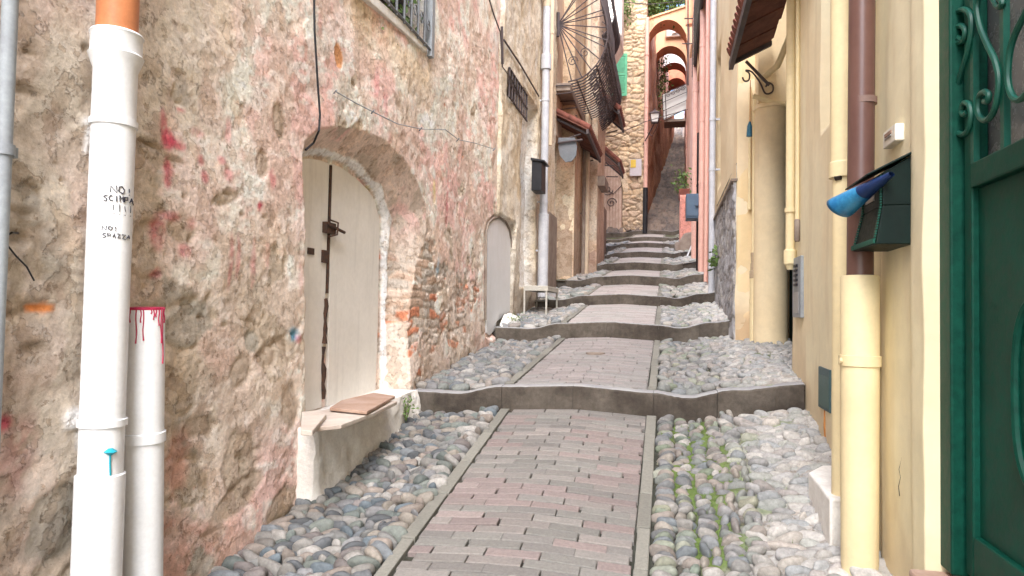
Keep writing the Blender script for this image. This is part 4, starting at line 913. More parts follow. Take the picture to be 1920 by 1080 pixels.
for r_ in ((0, 0, .16, 1), (.84, 0, 1, 1), (.165, 0, .835, .07), (.165, .48, .835, .55), (.165, .93, .835, 1)): shbar(mb, *r_)
mb.build('frame', M_jade, sh)
mb = MB()
for k in range(12):
    for (lo, hi) in ((.08, .47), (.56, .92)): b_ = lo+(hi-lo)*k/12; q0, q1 = shp(.17, b_), shp(.83, b_); mb.hexa([(q0[0], q0[1]+.005, q0[2]), (q1[0], q1[1]+.005, q1[2]), (q1[0], q1[1]+.04, q1[2]+.05), (q0[0], q0[1]+.04, q0[2]+.05), (q0[0], q0[1]+.005, q0[2]+.012), (q1[0], q1[1]+.005, q1[2]+.012), (q1[0], q1[1]+.04, q1[2]+.062), (q0[0], q0[1]+.04, q0[2]+.062)])
mb.build('louvres', M_jade, sh)
# notice on the tower
p = PY(1181, 330, 23.9); q = PY(1203, 298, 23.9); t = thing('notice_board', 'square wall notice with a yellow panel beside a pale lilac one', 'notice', (p[0], 23.9, p[2]))
M_not = mat('notice_lilac', (.50, .48, .52), rough=.6, bump=0); M_ny = mat('notice_yellow', (.62, .45, .08), rough=.6, bump=0)
mb = MB(); mb.box((p[0], 23.88, p[2]), (q[0], 23.93, q[2])); mb.build('board', M_not, t)
mb = MB(); mb.box((p[0]+.02, 23.865, p[2]+.28), (p[0]+.20, 23.879, q[2]-.02)); mb.build('yellow_panel', M_ny, t)
# corner downpipe of the tower
xp = PY(1211, 300, 23.85)[0]; t = thing('downpipe', 'mauve pink drainpipe with black foot at the corner of the stone tower', 'drainpipe', (xp, 23.8, 4.3))
zb_ = PY(1211, 352, 23.8)[2]; mb = MB(); mb.tube([(xp, 23.8, zb_), (xp, 23.8, 11.6)], .07, 12); mb.build('pipe', M_pinkp, t)
mb = MB(); mb.tube([(xp, 23.8, 4.2), (xp, 23.8, zb_)], .085, 12); mb.build('iron_foot', M_black, t)
mb = MB()
for zz in (6.5, 8.5, 10.3): mb.tube([(xp, 23.8, zz), (xp, 23.8, zz+.05)], .085, 12)
mb.build('bracket', M_pinkp, t)
# lantern on a bracket
L0 = PY(1228, 214, 23.0); t = thing('street_lantern', 'square iron street lantern on a scroll bracket at the tower corner', 'street lamp', (L0[0], 23.0, L0[2]))
def ring4(s, z_): return [(L0[0]-s, 23-s, z_), (L0[0]+s, 23-s, z_), (L0[0]+s, 23+s, z_), (L0[0]-s, 23+s, z_)]
zz = L0[2]; mb = MB()
q = ring4(.15, zz)+ring4(.10, zz-.28)
for i in range(4): mb.tube([q[i], q[4+i]], .012, 5); mb.tube([q[i], q[(i+1) % 4]], .014, 5); mb.tube([q[4+i], q[4+(i+1) % 4]], .014, 5)
mb.build('cage', M_iron, t)
mb = MB(); mb.add(ring4(.18, zz)+ring4(.05, zz+.11), [(0, 1, 5, 4), (1, 2, 6, 5), (2, 3, 7, 6), (3, 0, 4, 7), (4, 5, 6, 7), (3, 2, 1, 0)]); mb.tube([(L0[0], 23, zz+.105), (L0[0], 23, zz+.19)], [.04, .015], 8); mb.build('cap', M_iron, t)
mb = MB(); mb.add([(v[0], v[1], v[2]) for v in ring4(.088, zz-.275)+ring4(.135, zz-.01)], [(0, 1, 5, 4), (1, 2, 6, 5), (2, 3, 7, 6), (3, 0, 4, 7)]); mb.build('glass', M_clad, t)
mb = MB(); a_ = PY(1206, 268, 23.7); mb.tube([(a_[0], 23.9, a_[2]), (L0[0], 23, zz-.29)], .02, 6); mb.build('bracket_arm', M_iron, t); mb = MB(); mb.tube([(a_[0], 23.9, a_[2]+.5), (a_[0]+.3, 23.6, a_[2]+.2), (a_[0]+.5, 23.3, a_[2]+.5)], .012, 6); mb.build('bracket', M_iron, t)
tag(MB().tube([PY(1090, 262, 16), PY(1150, 255, 22), PY(1210, 228, 22), PY(1290, 205, 22)], .012, 6).build('overhead_cable', M_iron, None, PY(1210, 228, 22)), 'thin dark cable strung across the lane under the lantern', 'cable')
tag(MB().tube([PY(1165, 4, 22), PY(1220, 8, 22), PY(1300, 0, 22)], .012, 6).build('overhead_cable', M_iron, None, PY(1210, 8, 22)), 'dark cable crossing at the very top above the first arch', 'cable')

# ------------------------------------------------------------------ orange alley wall, ramp walls and arches
al = thing('orange_house', 'orange and rust coloured house wall along the steep alley behind the tower', 'house', (-1.2, 34, 6))
dU = np.array([1.15, 21.0, 0]); LL = np.linalg.norm(dU); dU = dU/LL
plaster_face('wall', (-.78, 24.45, 0), dU, LL, 3.9, 14.5, [(.66, .38, .26), (.60, .38, .32), (.44, .29, .26)], .14, al, seed=220, amp=.12, low=((.42, .20, .10), 3.4, .7))
box_thing_part('house_body', (-4.5, 30.1, 3.5), (-1.3, 45.4, 14.5), M_tan, al)
ar = thing('pink_house', 'tall salmon pink house on the right side of the lane, many pipes', 'house', (2, 17, 2.2))
plaster_face('wall', (.62, 10.25, 0), (0, 1, 0), 13.9, 1.6, 14.6, [(.70, .44, .36), (.64, .38, .31), (.74, .52, .45)], .12, ar, m=M_atts, seed=240, amp=.06, flip=True, low=((.45, .22, .17), 1.0, .5))
plaster_face('wall', (.62, 24.1, 0), np.array([.02, 1, 0]), 24, 3.8, 14.6, [(.54, .31, .25), (.48, .26, .21)], .2, ar, seed=245, amp=.12, flip=True)
box_thing_part('house_body', (.98, 10.25, 1.4), (5, 48, 14.6), M_pink, ar)
plaster_face('wall', (.62, 10.25, 0), (1, 0, 0), .5, 6.0, 14.6, [(.70, .35, .26), (.64, .30, .22)], .12, ar, seed=248, amp=.03, back=.05)
# window-like things on the pink house
def shut(y0, y1, z0, z1, m=M_black):
    s_ = MB(); s_.box((.50, y0, z0), (.545, y1, z1)); 
    o = s_.build('shutter', m, ar, None, .005)
    mb = MB(); 
    for k in range(int((z1-z0)/.09)): mb.box((.485, y0+.04, z0+.05+.09*k), (.499, y1-.04, z0+.09+.09*k))
    mb.build('louvres', m, o)
p0, p1 = PX(1300, 146, .52), PX(1319, 100, .52); shut(p1[1], p0[1], p0[2]-.05, p0[2]+1.25)
p = PX(1314, 330, .5)
for (y0, z0, w_, h_) in ((13.2, 6.2, .8, 1.2), (18.5, 8.6, .8, 1.3), (20.8, 11.4, .8, 1.2)):
    fr = MB()
    for a, b in (((.545, y0-.08, z0-.08), (.60, y0+w_+.08, z0)), ((.545, y0-.08, z0+h_), (.60, y0+w_+.08, z0+h_+.08)), ((.545, y0-.08, z0+.001), (.60, y0, z0+h_-.001)), ((.545, y0+w_, z0+.001), (.60, y0+w_+.08, z0+h_-.001))): fr.box(a, b)
    o = fr.build('window', M_orangel, ar); box_thing_part('pane', (.585, y0, z0), (.60, y0+w_, z0+h_), M_gap, o)
lowv = thing('pink_annex', 'low pink wall block with a planter trough standing against the pink house', 'wall', (.45, 18.5, 3.2))
p = PY(1275, 365, 17.6); q = PY(1276, 440, 17.6)
plaster_face('wall', (p[0], 17.6, 0), (1, 0, 0), .62-p[0], 2.9, p[2], [(.66, .32, .26), (.60, .27, .22)], .05, lowv, seed=250, amp=.02, back=.05)
box_thing_part('block', (p[0]+.02, 17.63, 2.9), (.60, 19.6, p[2]), M_pink, lowv, .01)
tr = thing('planter', 'terracotta trough with dark trailing plant on top of the pink wall block', 'planter', (p[0]+.12, 18.3, p[2]))
box_thing_part('trough', (p[0]-.02, 18.0, p[2]+.003), (p[0]+.25, 18.6, p[2]+.22), M_tile, tr, .01)
leaves('foliage', (p[0]+.08, 18.3, p[2]+.42), (.22, .4, .35), 160, .05, M_leafg, tr, 9)
bt = thing('stone_buttress', 'grey cement buttress in front of the pink wall block on the right', 'buttress', (.45, 16.6, 2.9))
P = [PY(*q, 16.5) for q in ((1268, 482), (1264, 455), (1273, 452), (1283, 437), (1300, 434), (1312, 440), (1315, 500), (1285, 500))]
mb = MB(); mb.prism([tuple(p_) for p_ in P][::-1], (0, .9, 0)); mb.build('block', M_dado, bt, None, .04)
P = [PY(*q, 16.2) for q in ((1286, 486), (1306, 440))]; tag(MB().tube(P, .02, 6).build('white_stick', M_white, None, P[0]), 'thin white stick leaning on the grey buttress', 'stick')
p = PX(1302, 388, .44); t = thing('meter_box', 'slate blue utility box hung on the pink house', 'utility box', (.44, p[1], p[2]-.3))
mb = MB(); mb.box((.30, p[1]-.12, PX(1302, 410, .44)[2]), (.56, p[1]+.3, PX(1302, 366, .44)[2])); mb.build('box', M_blueb, t, None, .01)
mb = MB(); mb.box((.31, p[1]-.135, PX(1302, 406, .44)[2]), (.54, p[1]-.121, PX(1302, 370, .44)[2])); mb.tube([(.47, p[1]-.13, p[2]+.02), (.47, p[1]-.18, p[2]+.02)], .03, 8); mb.build('door', M_blueb, t)
# pipes on the pink house
pipe_thing('salmon pink drainpipe left of the blue utility box, thickest on the pink house', 1303, 300, .54, .06, M_pinkp, 13.5, brk=(60, 180, 290))
pipe_thing('salmon pink drainpipe in the middle of the pink house', 1316, 300, .55, .05, M_pinkp, 13.5, brk=(100, 230, 340))
pipe_thing('slim salmon pipe at the near end of the pink house', 1325, 300, .58, .03, M_pinkp, 13.5, 2.0, brk=(80, 200), name='wall_pipe')
pipe_thing('orange drainpipe high at the far side of the pink house', 1293, 100, .46, .10, M_orange, 14, 8.2, brk=(40,))
pipe_thing('short black pipe beside the blue utility box', 1311, 400, .55, .05, M_black, 4.75, brk=(350,), name='wall_pipe')
pipe_thing('pale grey blue drainpipe where the pink and yellow houses meet', 1335, 400, .585, .042, M_pipeg, 9, brk=(230, 320, 500))
box = thing('cable_rack', 'thin iron cross arms high on the pink house', 'bracket', (.45, 15, 8))
mb = MB()
for (a, b) in (((1283, 35), (1310, 35)), ((1279, 82), (1320, 82)), ((1290, 0), (1290, 160))): mb.tube([PY(*a, 15), PY(*b, 15)], .014, 5)
mb.build('arm', M_iron, box)

# arches
def arch(label, y0, th, xl, xr, spring, apex, top_l, top_r, m, msoff, n=18, win=None):
    """wall across the alley with a segmental arch; spring/apex are heights"""
    t = thing('arch', label, 'arch', ((xl+xr)/2, y0, spring), 'orange arches spanning the alley')
    xs = np.linspace(xl, xr, n+1); c = (xl+xr)/2; hw = (xr-xl)/2
    zi = [spring+(apex-spring)*math.sqrt(max(0, 1-((x-c)/hw)**2)) for x in xs]; zt = [top_l+(top_r-top_l)*(x-xl)/(xr-xl) for x in xs]
    mb = MB()
    for i in range(n):
        f = [(xs[i], y0, zi[i]), (xs[i+1], y0, zi[i+1]), (xs[i+1], y0, zt[i+1]), (xs[i], y0, zt[i])]
        mb.add(f+[(q[0], y0+th, q[2]) for q in f], [(0, 1, 2, 3), (5, 4, 7, 6), (3, 2, 6, 7)])
    mb.build('wall', m, t)
    mb = MB(); 
    for i in range(n): mb.add([(xs[i], y0+.002, zi[i]-.004), (xs[i+1], y0+.002, zi[i+1]-.004), (xs[i+1], y0+th, zi[i+1]-.004), (xs[i], y0+th, zi[i]-.004)], [(0, 3, 2, 1)])
    mb.build('soffit', msoff, t)
    mb = MB(); mb.hexa([(xl, y0-.06, top_l), (xr, y0-.06, top_r), (xr, y0+th+.05, top_r), (xl, y0+th+.05, top_l), (xl, y0-.06, top_l+.06), (xr, y0-.06, top_r+.06), (xr, y0+th+.05, top_r+.06), (xl, y0+th+.05, top_l+.06)]); mb.build('coping', m, t)
    return t
def zat(px, py, y): return PY(px, py, y)[2]
arch('nearest ochre orange arch, sloping parapet with plants on it', 24.9, .9, PY(1210, 90, 24.9)[0], .66, zat(1213, 95, 24.9), zat(1250, 37, 24.9), zat(1212, 38, 24.9), zat(1286, 12, 24.9), M_orangel, M_orange)
a2 = arch('second orange arch with a framed opening above it', 28.5, .9, PY(1222, 130, 28.5)[0], .72, zat(1226, 128, 28.5), zat(1256, 86, 28.5), zat(1228, 60, 28.5), zat(1286, 45, 28.5), M_orangel, M_orange)
p, q = PY(1250, 69, 28.45), PY(1286, 53, 28.45); mb = MB(); mb.box((p[0], 28.40, p[2]), (q[0], 28.44, q[2])); o = mb.build('window', M_clad, a2, None, .005)
mb = MB()
for a, b in (((p[0]-.05, 28.36, p[2]-.05), (q[0], 28.40, p[2])), ((p[0]-.05, 28.36, p[2]+.001), (p[0], 28.40, q[2]))): mb.box(a, b)
mb.tube([(p[0]+.2, 28.35, p[2]+.05), (q[0]-.1, 28.35, q[2]-.1)], .03, 6); mb.build('frame', M_wood, o)
arch('third arch, whitish vault, seen through the second', 33.5, 1.0, PY(1238, 150, 33.5)[0], .80, zat(1240, 140, 33.5), zat(1262, 117, 33.5), zat(1240, 92, 33.5), zat(1286, 92, 33.5), mat('white_vault', (.66, .62, .62), rough=.9), M_red)
arch('farthest dark red arch over the alley', 38.0, 2.0, PY(1248, 170, 38)[0], .9, zat(1250, 165, 38), zat(1268, 146, 38), zat(1250, 112, 38), zat(1286, 112, 38), M_red, M_red)
pl = thing('roof_plants', 'trailing green plants growing along the top of the nearest arch', 'plant', (0, 25.3, 12.6))
for k in range(5): c = PY(1216+k*13, 22-k*5, 25.2); leaves('foliage', (c[0], 25.3, c[2]+.15), (.35, .5, .65), 420, .07, M_leafg, pl, 20+k, .6)
mb = MB(); c0 = PY(1222, 30, 25.3)
for k in range(8): mb.tube([(c0[0]+.12*k, 25.3, 12.3), (c0[0]+.12*k+rng.normal(0, .08), 25.3, 13.2)], .012, 5)
mb.build('stem', M_wood, pl)
vn_ = thing('ivy', 'green creeper hanging at the top corner of the stone tower', 'plant', PY(1170, 8, 23.7)); c = PY(1168, 4, 23.7); leaves('foliage', c, (.35, .3, .8), 420, .06, M_leafg, vn_, 31, .6)
mb = MB(); mb.tube([(c[0], 23.85, c[2]-.3), (c[0]+.05, 23.8, c[2]+1.4)], .02, 6); mb.build('stem', M_wood, vn_)
iv = thing('ivy', 'dark ivy hanging on the orange wall inside the second arch', 'plant', PY(1240, 145, 30)); c = PY(1242, 140, 30); leaves('foliage', c, (.28, .6, 1.7), 600, .06, M_leafg, iv, 33, .8)
mb = MB(); mb.tube([(c[0]-.05, 30, c[2]-.8), (c[0]-.05, 30, c[2]+.9)], .02, 6); mb.build('stem', M_wood, iv)
# balcony with white boards
t = thing('alley_balcony', 'small balcony with white panel and scrolled iron railing inside the alley', 'balcony', PY(1262, 222, 26.5))
A = [PY(*q, 26.5) for q in ((1242, 178), (1288, 158), (1288, 205), (1244, 225))]
mb = MB(); mb.prism([tuple(a) for a in A][::-1], (0, .05, 0)); mb.build('white_panel', M_clad, t)
mb = MB()
def lerp(a, b, f): return tuple(a[i]+(b[i]-a[i])*f for i in range(3))
for f in (0, .33, .66, 1): a_, b_ = lerp(A[0], A[3], f), lerp(A[1], A[2], f); mb.tube([(a_[0], 26.42, a_[2]), (b_[0], 26.42, b_[2])], .014, 5)
for f in (0, .12, 1): a_, b_ = lerp(A[0], A[1], f), lerp(A[3], A[2], f); mb.tube([(a_[0], 26.42, a_[2]), (b_[0], 26.42, b_[2])], .014, 5)
for f in (.25, .45, .65, .85): a_ = lerp(A[0], A[1], f); scroll(mb, (a_[0], a_[2]-.12), .10, y=26.42, th=.010)
mb.build('railing', M_iron, t)
mb = MB(); mb.box((A[3][0]+.03, 26.57, A[3][2]-.05), (.62, 27.5, A[3][2]+.05)); mb.build('floor_slab', M_dado, t)
# far houses beyond the top of the stairs
t = thing('far_house', 'pale yellow house front at the very top of the alley', 'house', (.6, 50, 10)); mb = MB(); mb.box((-.6, 49, 6), (1.0, 53, 14.5)); mb.build('wall', mat('far_yellow', (.80, .70, .45), (.76, .62, .38), rough=.9, streak=.3), t)
mb = MB(); mb.box((.55, 48.94, 11.4), (.75, 48.99, 13.6)); mb.build('window', M_gap, t)
t = thing('far_house', 'pale grey house wall on the right at the top of the alley', 'house', (1.2, 47, 9)); mb = MB(); mb.box((.86, 44.5, 6), (1.5, 48.5, 14)); mb.build('wall', mat('far_grey', (.62, .58, .54), (.5, .48, .45), rough=.9, streak=.3), t)
mb = MB(); mb.box((.82, 45.2, 11.5), (.855, 46, 13)); mb.build('shutter', M_grey, t)

# ------------------------------------------------------------------ RIGHT: yellow houses
XR = .80; XW = .87
r1 = thing('yellow_house', 'yellow rendered house on the right holding the dark green door', 'house', (2, 2.5, .4))
def rp(px, py): p = PX(px, py, XR); return p[1], p[2]
def rq(px, py): p = PX(px, py, XW); return p[1], p[2]
y0w = 2.375; Lw = 5.24-y0w
us = np.arange(0, Lw+.01, .02); zs = axis(-.2, 7, .02, -.2, 3.6, .1); u, z = np.meshgrid(us, zs, indexing='ij'); yy = y0w+u
D = (fbm(yy*1.3, z*.9, 3, 301)-.5)*.035+(fbm(yy*5, z*3, 3, 302)-.5)*.007+(fbm(yy*35, z*35, 2, 303)-.5)*.0010
C = np.ones(u.shape+(3,))*np.array([.80, .72, .48]); C = mixc(C, (.80, .69, .47), ss(3.4, 4.2, yy)); C = mixc(C, (.82, .75, .53), ss(.45, .6, fbm(yy*2, z*1.4, 4, 305))*.7)
hz = z-gz(.85, yy); C = mixc(C, (.55, .42, .27), (1-ss(.0, .38, hz+(fbm(yy*6, z*6, 3, 306)-.5)*.3))*.6)
C = mixc(C, (.66, .55, .36), ss(.58, .66, fbm(yy*9, z*1.1, 4, 307))*.35)
wy0, wz0 = rq(1577, 228); wy1 = rq(1541, 243)[0]
D -= .13*ss(0, .02, np.minimum(np.minimum(yy-wy0, wy1-yy), z-2.56)); 
m_ = ss(0, .03, .035-np.abs(yy-(3.02+.02*np.sin(z*3)))+(fbm(yy*20, z*6, 3, 309)-.55)*.1)*(1-ss(1.3, 2.0, z)); C = mixc(C, (.25, .18, .10), m_*0)
D += .07*(1-ss(3.28, 3.30, yy))+.014*(1-ss(2.50, 2.54, yy))
ych = rp(1648, 760)[0]; mch = ss(0, .02, .030+.02*(fbm(yy*8, z*5, 3, 311)-.5)-np.abs(yy-ych))*(1-ss(1.8, 2.0, z)); D -= .035*mch; C = mixc(C, (.40, .31, .19), mch*.8); C = mixc(C, (.12, .09, .06), mch*(1-ss(.75, 1.05, z))*ss(.4, .6, fbm(yy*14, z*9, 3, 312))*.9)
hf('wall', (XW, y0w, 0), (0, 1, 0), us, zs, D, C, M_atts, r1, None, .5, True)
box_thing_part('house_body', (1.30, -2.5, -.6), (5, 5.6, 7), M_yel, r1)
box_thing_part('upper_wall', (.80, -2.5, 3.35), (1.30, 2.39, 7), M_yel, r1)
box_thing_part('end_wall', (.885, 5.15, .7), (1.3, 5.23, 7), M_yel, r1)
box_thing_part('side_wall', (.80, -2.5, -.6), (1.30, .95, 3.34), M_yel, r1)
box_thing_part('roof', (.6, -2.5, 7), (5, 5.6, 7.15), M_tile, r1)
box_thing_part('window_shutter', (XW+.09, wy0+.02, 2.62), (XW+.125, wy1-.10, 4.6), M_mbox, r1)
box_thing_part('doorstep', (.73, .95, float(gz(.9, 1.6))-.3), (1.28, 2.37, rp(1760, 1072)[1]-.01), M_slabr, r1, .01)
for P_ in ([(1690, 865), (1686, 880), (1689, 895), (1685, 912), (1687, 930)], [(1697, 840), (1693, 852), (1690, 865)]):
    MB().tube([PX(*q, .80-.004) for q in P_], .0016, 4).build('plaster_crack', M_gap, r1)
# the green door
dr = bpy.data.objects.new('door', None); COL.objects.link(dr); dr.parent = r1; dr.location = Vector((.86, 1.8, .7))-r1.location; dr['label'] = 'dark green metal door with scrolled iron grille over frosted glass'
dz0 = rp(1760, 1070)[1]; yF = y0w+.012; X1 = .822
mb = MB()
mb.box((X1, yF-.095, dz0), (X1+.10, yF, 3.3)); mb.box((X1, .95, 3.2), (X1+.1, yF-.096, 3.3)); mb.box((X1, .95, dz0), (X1+.10, 1.02, 3.199)); mb.build('frame', M_green, dr, None, .006)
XD2 = .850; yS = yF-.12
zr1, zr0 = PX(1790, 322, XD2)[2], PX(1790, 366, XD2)[2]
mb = MB(); mb.box((XD2, yS-.05, dz0+.02), (XD2+.045, yS, 3.18)); mb.box((XD2-.004, 1.03, zr0), (XD2+.045, yS-.052, zr1)); mb.box((XD2, 1.03, dz0+.02), (XD2+.045, yS-.052, dz0+.14)); mb.build('rail', M_green, dr, None, .005)
mb = MB(); mb.box((XD2+.018, 1.03, dz0+.141), (XD2+.045, yS-.052, zr0-.002)); mb.build('panel', M_green, dr)
ov = []; cO = PX(1945, 745, XD2); 
for a in np.linspace(0, 2*math.pi, 48): 
    e_ = .75; ov.append((XD2+.014, cO[1]+.135*np.sign(math.cos(a))*abs(math.cos(a))**e_, cO[2]+.235*np.sign(math.sin(a))*abs(math.sin(a))**e_))
mb = MB(); mb.tube(ov, .012, 8, cap=False); mb.build('oval_moulding', M_green, dr)
mb = MB(); mb.box((XD2+.05, 1.03, zr1), (XD2+.056, yS, 3.18)); mb.build('glass', M_glass, dr)
def dpx(px, py, x=XD2+.006): return tuple(PX(px, py, x))
mb = MB()
for px in (1827, 1884, 1950):
    b_ = PX(px, 300, XD2+.006); mb.box((b_[0]-.006, b_[1]-.010, zr1), (b_[0]+.010, b_[1]+.010, 3.18))
mb.build('bar', M_greenb, dr)
def pxs(mb, pts, th=.0085, n=40):
    cvp = curve([(float(a), float(b)) for a, b in pts], n); mb.tube([dpx(c[0], c[1], XD2-.004) for c in cvp], th, 8)
mb = MB()
S1 = [(1805, 75), (1793, 68), (1790, 55), (1802, 48), (1810, 58), (1806, 76), (1794, 78), (1786, 62), (1790, 30), (1804, 18), (1818, 25), (1822, 50), (1815, 95), (1798, 150), (1787, 200), (1790, 240), (1802, 252), (1815, 245), (1821, 220), (1818, 198), (1808, 193), (1803, 208), (1808, 215), (1814, 210)]
S2 = [(1856, -22), (1844, -22), (1836, -8), (1832, 15), (1838, 50), (1852, 85), (1866, 115), (1873, 150), (1868, 195), (1855, 222), (1842, 224), (1834, 208), (1836, 182), (1846, 172), (1854, 178), (1852, 190), (1846, 190)]
S3 = [(1940, -20), (1925, 20), (1905, 60), (1893, 100), (1890, 150), (1898, 180), (1912, 187), (1930, 170)]
S4 = [(1858, -10), (1872, 12), (1880, 5), (1872, -5)]
for S_, n in ((S1, 90), (S2, 80), (S3, 40), (S4, 20)): mb = MB(); pxs(mb, S_, .0085, n); mb.build('scroll', M_greenb, dr)
# bell plate
t = thing('doorbell', 'small ivory doorbell switch plate on the yellow wall above the mailbox', 'doorbell', (XR-.03, 2.70, 2.10))
ya_, za_ = rp(1675, 285); yb_, zb_ = rp(1699, 230)
mb = MB(); mb.box((XR-.035, yb_, za_+.01), (XR+.01, ya_, zb_)); mb.build('plate', M_plast, t, None, .004)
mb = MB(); mb.box((XR-.040, yb_+.035, za_+.035), (XR-.035, ya_-.03, zb_-.03)); mb.build('button', M_steel, t, None, .002)
mb = MB(); mb.box((XR-.039, yb_+.035, zb_-.026), (XR-.035, ya_-.03, zb_-.014)); mb.build('name_strip', M_wood, t)
# big green mailbox
t = thing('mailbox', 'dark green metal mailbox with studded edges on the yellow wall, leaflet in it', 'mailbox', (.76, 2.64, 1.73))
ma, mb_, mz0, mz1 = 2.515, 2.76, 1.744, 2.015; XO = .700
b = MB(); b.hexa([(XO-.022, ma-.005, mz0), (XR, ma-.005, mz0), (XR, mb_+.045, mz0), (XO-.022, mb_+.045, mz0), (XO, ma, mz0+.13), (XR, ma, mz0+.13), (XR, mb_, mz0+.13), (XO, mb_, mz0+.13)])
b.hexa([(XO, ma, mz0+.1305), (XR, ma, mz0+.1305), (XR, mb_, mz0+.1305), (XO, mb_, mz0+.1305), (XO, ma, mz1-.03), (XR, ma, mz1+.03), (XR, mb_, mz1+.03), (XO, mb_, mz1-.03)]); b.build('body', M_mbox, t, None, .003)
b = MB()
for k in range(26):
    s_ = k/25; zz = mz0+.01+(mz1-.05-mz0)*s_; xx = XO-.022*max(0, 1-(zz-mz0)/.13)-.004
    for yk in (ma+.012, mb_-.012+.045*max(0, 1-(zz-mz0)/.13)): b.box((xx-.003, yk-.006, zz-.003), (xx+.003, yk+.006, zz+.003))
for k in range(24): yk = ma+.01+(mb_+.03-ma)*k/23; b.box((XO-.029, yk-.003, mz0+.004), (XO-.022, yk+.003, mz0+.020))
b.build('studded_edge', M_greenb, t)
b = MB(); b.hexa([(XO-.055, ma-.02, mz1-.045), (XR, ma-.02, mz1+.035), (XR, mb_+.02, mz1+.035), (XO-.055, mb_+.02, mz1-.045), (XO-.055, ma-.02, mz1-.038), (XR, ma-.02, mz1+.043), (XR, mb_+.02, mz1+.043), (XO-.055, mb_+.02, mz1-.038)]); b.build('lid', M_mbox, t, None, .002)
b = MB(); b.box((XO-.004, ma+.09, mz0+.16), (XO-.001, ma+.19, mz0+.21)); b.build('name_plate', M_steel, t)
# leaflet curling out
lf = thing('leaflet', 'rolled blue printed leaflet sticking out of the green mailbox', 'leaflet', (.64, 2.75, 1.95))
E0 = np.array(PX(1672, 326, .712)); E1 = np.array(PX(1574, 390, .60)); sg = 28; V_ = []; F_ = []
ax_ = (E1-E0); L_ = np.linalg.norm(ax_); ax_ /= L_; side = np.cross(ax_, [0, 0, 1]); side /= np.linalg.norm(side); upv = np.cross(side, ax_)
prof_ = [(0, .010, 1), (.25, .020, 1), (.5, .031, 1), (.75, .041, 1), (.93, .048, 1), (1.0, .049, 1), (1.0, .046, 1), (.8, .040, 1), (.4, .02, 1)]
for k, (f, rr, _) in enumerate(prof_):
    for j in range(sg):
        a = 2*math.pi*j/sg; V_.append(E0+ax_*L_*(f+.05*math.cos(a-1.1)*(f > .9))+side*rr*1.15*math.cos(a)+upv*rr*.85*math.sin(a))
for k in range(len(prof_)-1):
    for j in range(sg): F_.append((k*sg+j, k*sg+(j+1) % sg, (k+1)*sg+(j+1) % sg, (k+1)*sg+j))
o = mesh_obj('printed_sheet', np.array(V_), F_, M_bluel, lf, None, None, True); o.data.materials.append(M_navy)
for p_ in o.data.polygons:
    if p_.index//sg < 2 or p_.index//sg > 5: p_.material_index = 1
# meter hatch, intercom, white block
XR = XW; thing_t = thing('meter_hatch', 'small grey green metal hatch low on the yellow wall with a rust streak under it', 'hatch', (XR, 4.2, .96)); t = thing_t; (ya_, za_), (yb_, zb_) = rq(1541, 775), rq(1558, 687)
mb = MB(); mb.box((XR-.02, yb_-.06, .985), (XR+.02, ya_, 1.215)); mb.build('frame', mat('hatch_green', (.05, .09, .10), (.06, .11, .12), rough=.5), t, None, .004)
mb = MB(); mb.box((XR-.023, yb_-.05, 1.005), (XR-.0201, ya_-.02, 1.175)); mb.build('door', mat('hatch_panel', (.08, .13, .12), (.09, .15, .14), rough=.5), t)
mb = MB(); mb.tube([(XR-.008, 4.14, .985), (XR-.007, 4.15, .90), (XR-.008, 4.14, .80)], [.008, .010, .004], 6); mb.build('rust_streak', mat('rust_orange', (.45, .17, .04), (.5, .22, .07), rough=.9), t)
t = thing('intercom', 'tall brushed steel intercom panel with a row of buttons on the yellow wall', 'intercom', (XR-.02, 4.95, 1.48)); (ya_, za_), (yb_, zb_) = rq(1492, 597), rq(1508, 478)
mb = MB(); mb.box((XR-.022, yb_, 1.49), (XR+.015, ya_, 1.895)); mb.build('plate', M_grey, t, None, .003)
mb = MB()
for k in range(5): mb.box((XR-.034, yb_+.10, 1.70+.032*k), (XR-.022, yb_+.20, 1.716+.032*k))
mb.build('button', M_black, t)
mb = MB(); mb.box((XR-.0255, yb_+.06, 1.52), (XR-.022, ya_-.06, 1.66)); mb.build('name_panel', M_steel, t)
t = thing('white_stone_block', 'white painted stone block with a mossy side at the foot of the yellow wall', 'stone block', (.82, 3.6, .6))
P = []; zt_ = .775
for (px, py) in ((1516, 885), (1540, 872), (1600, 872), (1600, 935), (1556, 935)):
    k = _f*F + _r*(px-W/2) - _u*(py-H/2); q = CP+k*((zt_-1.5)/k[2]); P.append((q[0], q[1], zt_))
mb = MB(); mb.prism(P, (0, 0, -.24)); mb.build('block', M_whitep, t, None, .01)
# pipes on the right
def rpipe(name, label, px, pyr, x, segs, m, brs=(), cat='drainpipe', rr=None):
    p = PX(px, pyr, x); t = thing(name, label, cat, (x, p[1], segs[0][0])); 
    for (nm, prof, mm) in segs[1:] if isinstance(segs[0][0], str) else segs: pass
    return t, p
xq = .71; p = PX(1612, 780, xq); yq = p[1]; zS = PX(1612, 517, xq)[2]
t = thing('downpipe', 'brown drainpipe that drops into a fat cream sleeve beside the green mailbox', 'drainpipe', (xq, yq, .3))
def vt(name, prof, m, t, x, y, seg=32): mb = MB(); mb.vtube(x, y, prof, seg); return mb.build(name, m, t)
zb0 = float(gz(xq, yq))-.03
vt('cream_sleeve', [(zb0, .045), (zb0+.015, .060), (zb0+.05, .064), (zS-.45, .067), (zS-.006, .068), (zS, .064), (zS, .048)], M_cream, t, xq, yq)
zk = PX(1612, 676, xq)[2]; vt('bracket', [(zk-.020, .068), (zk-.019, .073), (zk+.019, .073), (zk+.020, .068)], M_cream, t, xq, yq)
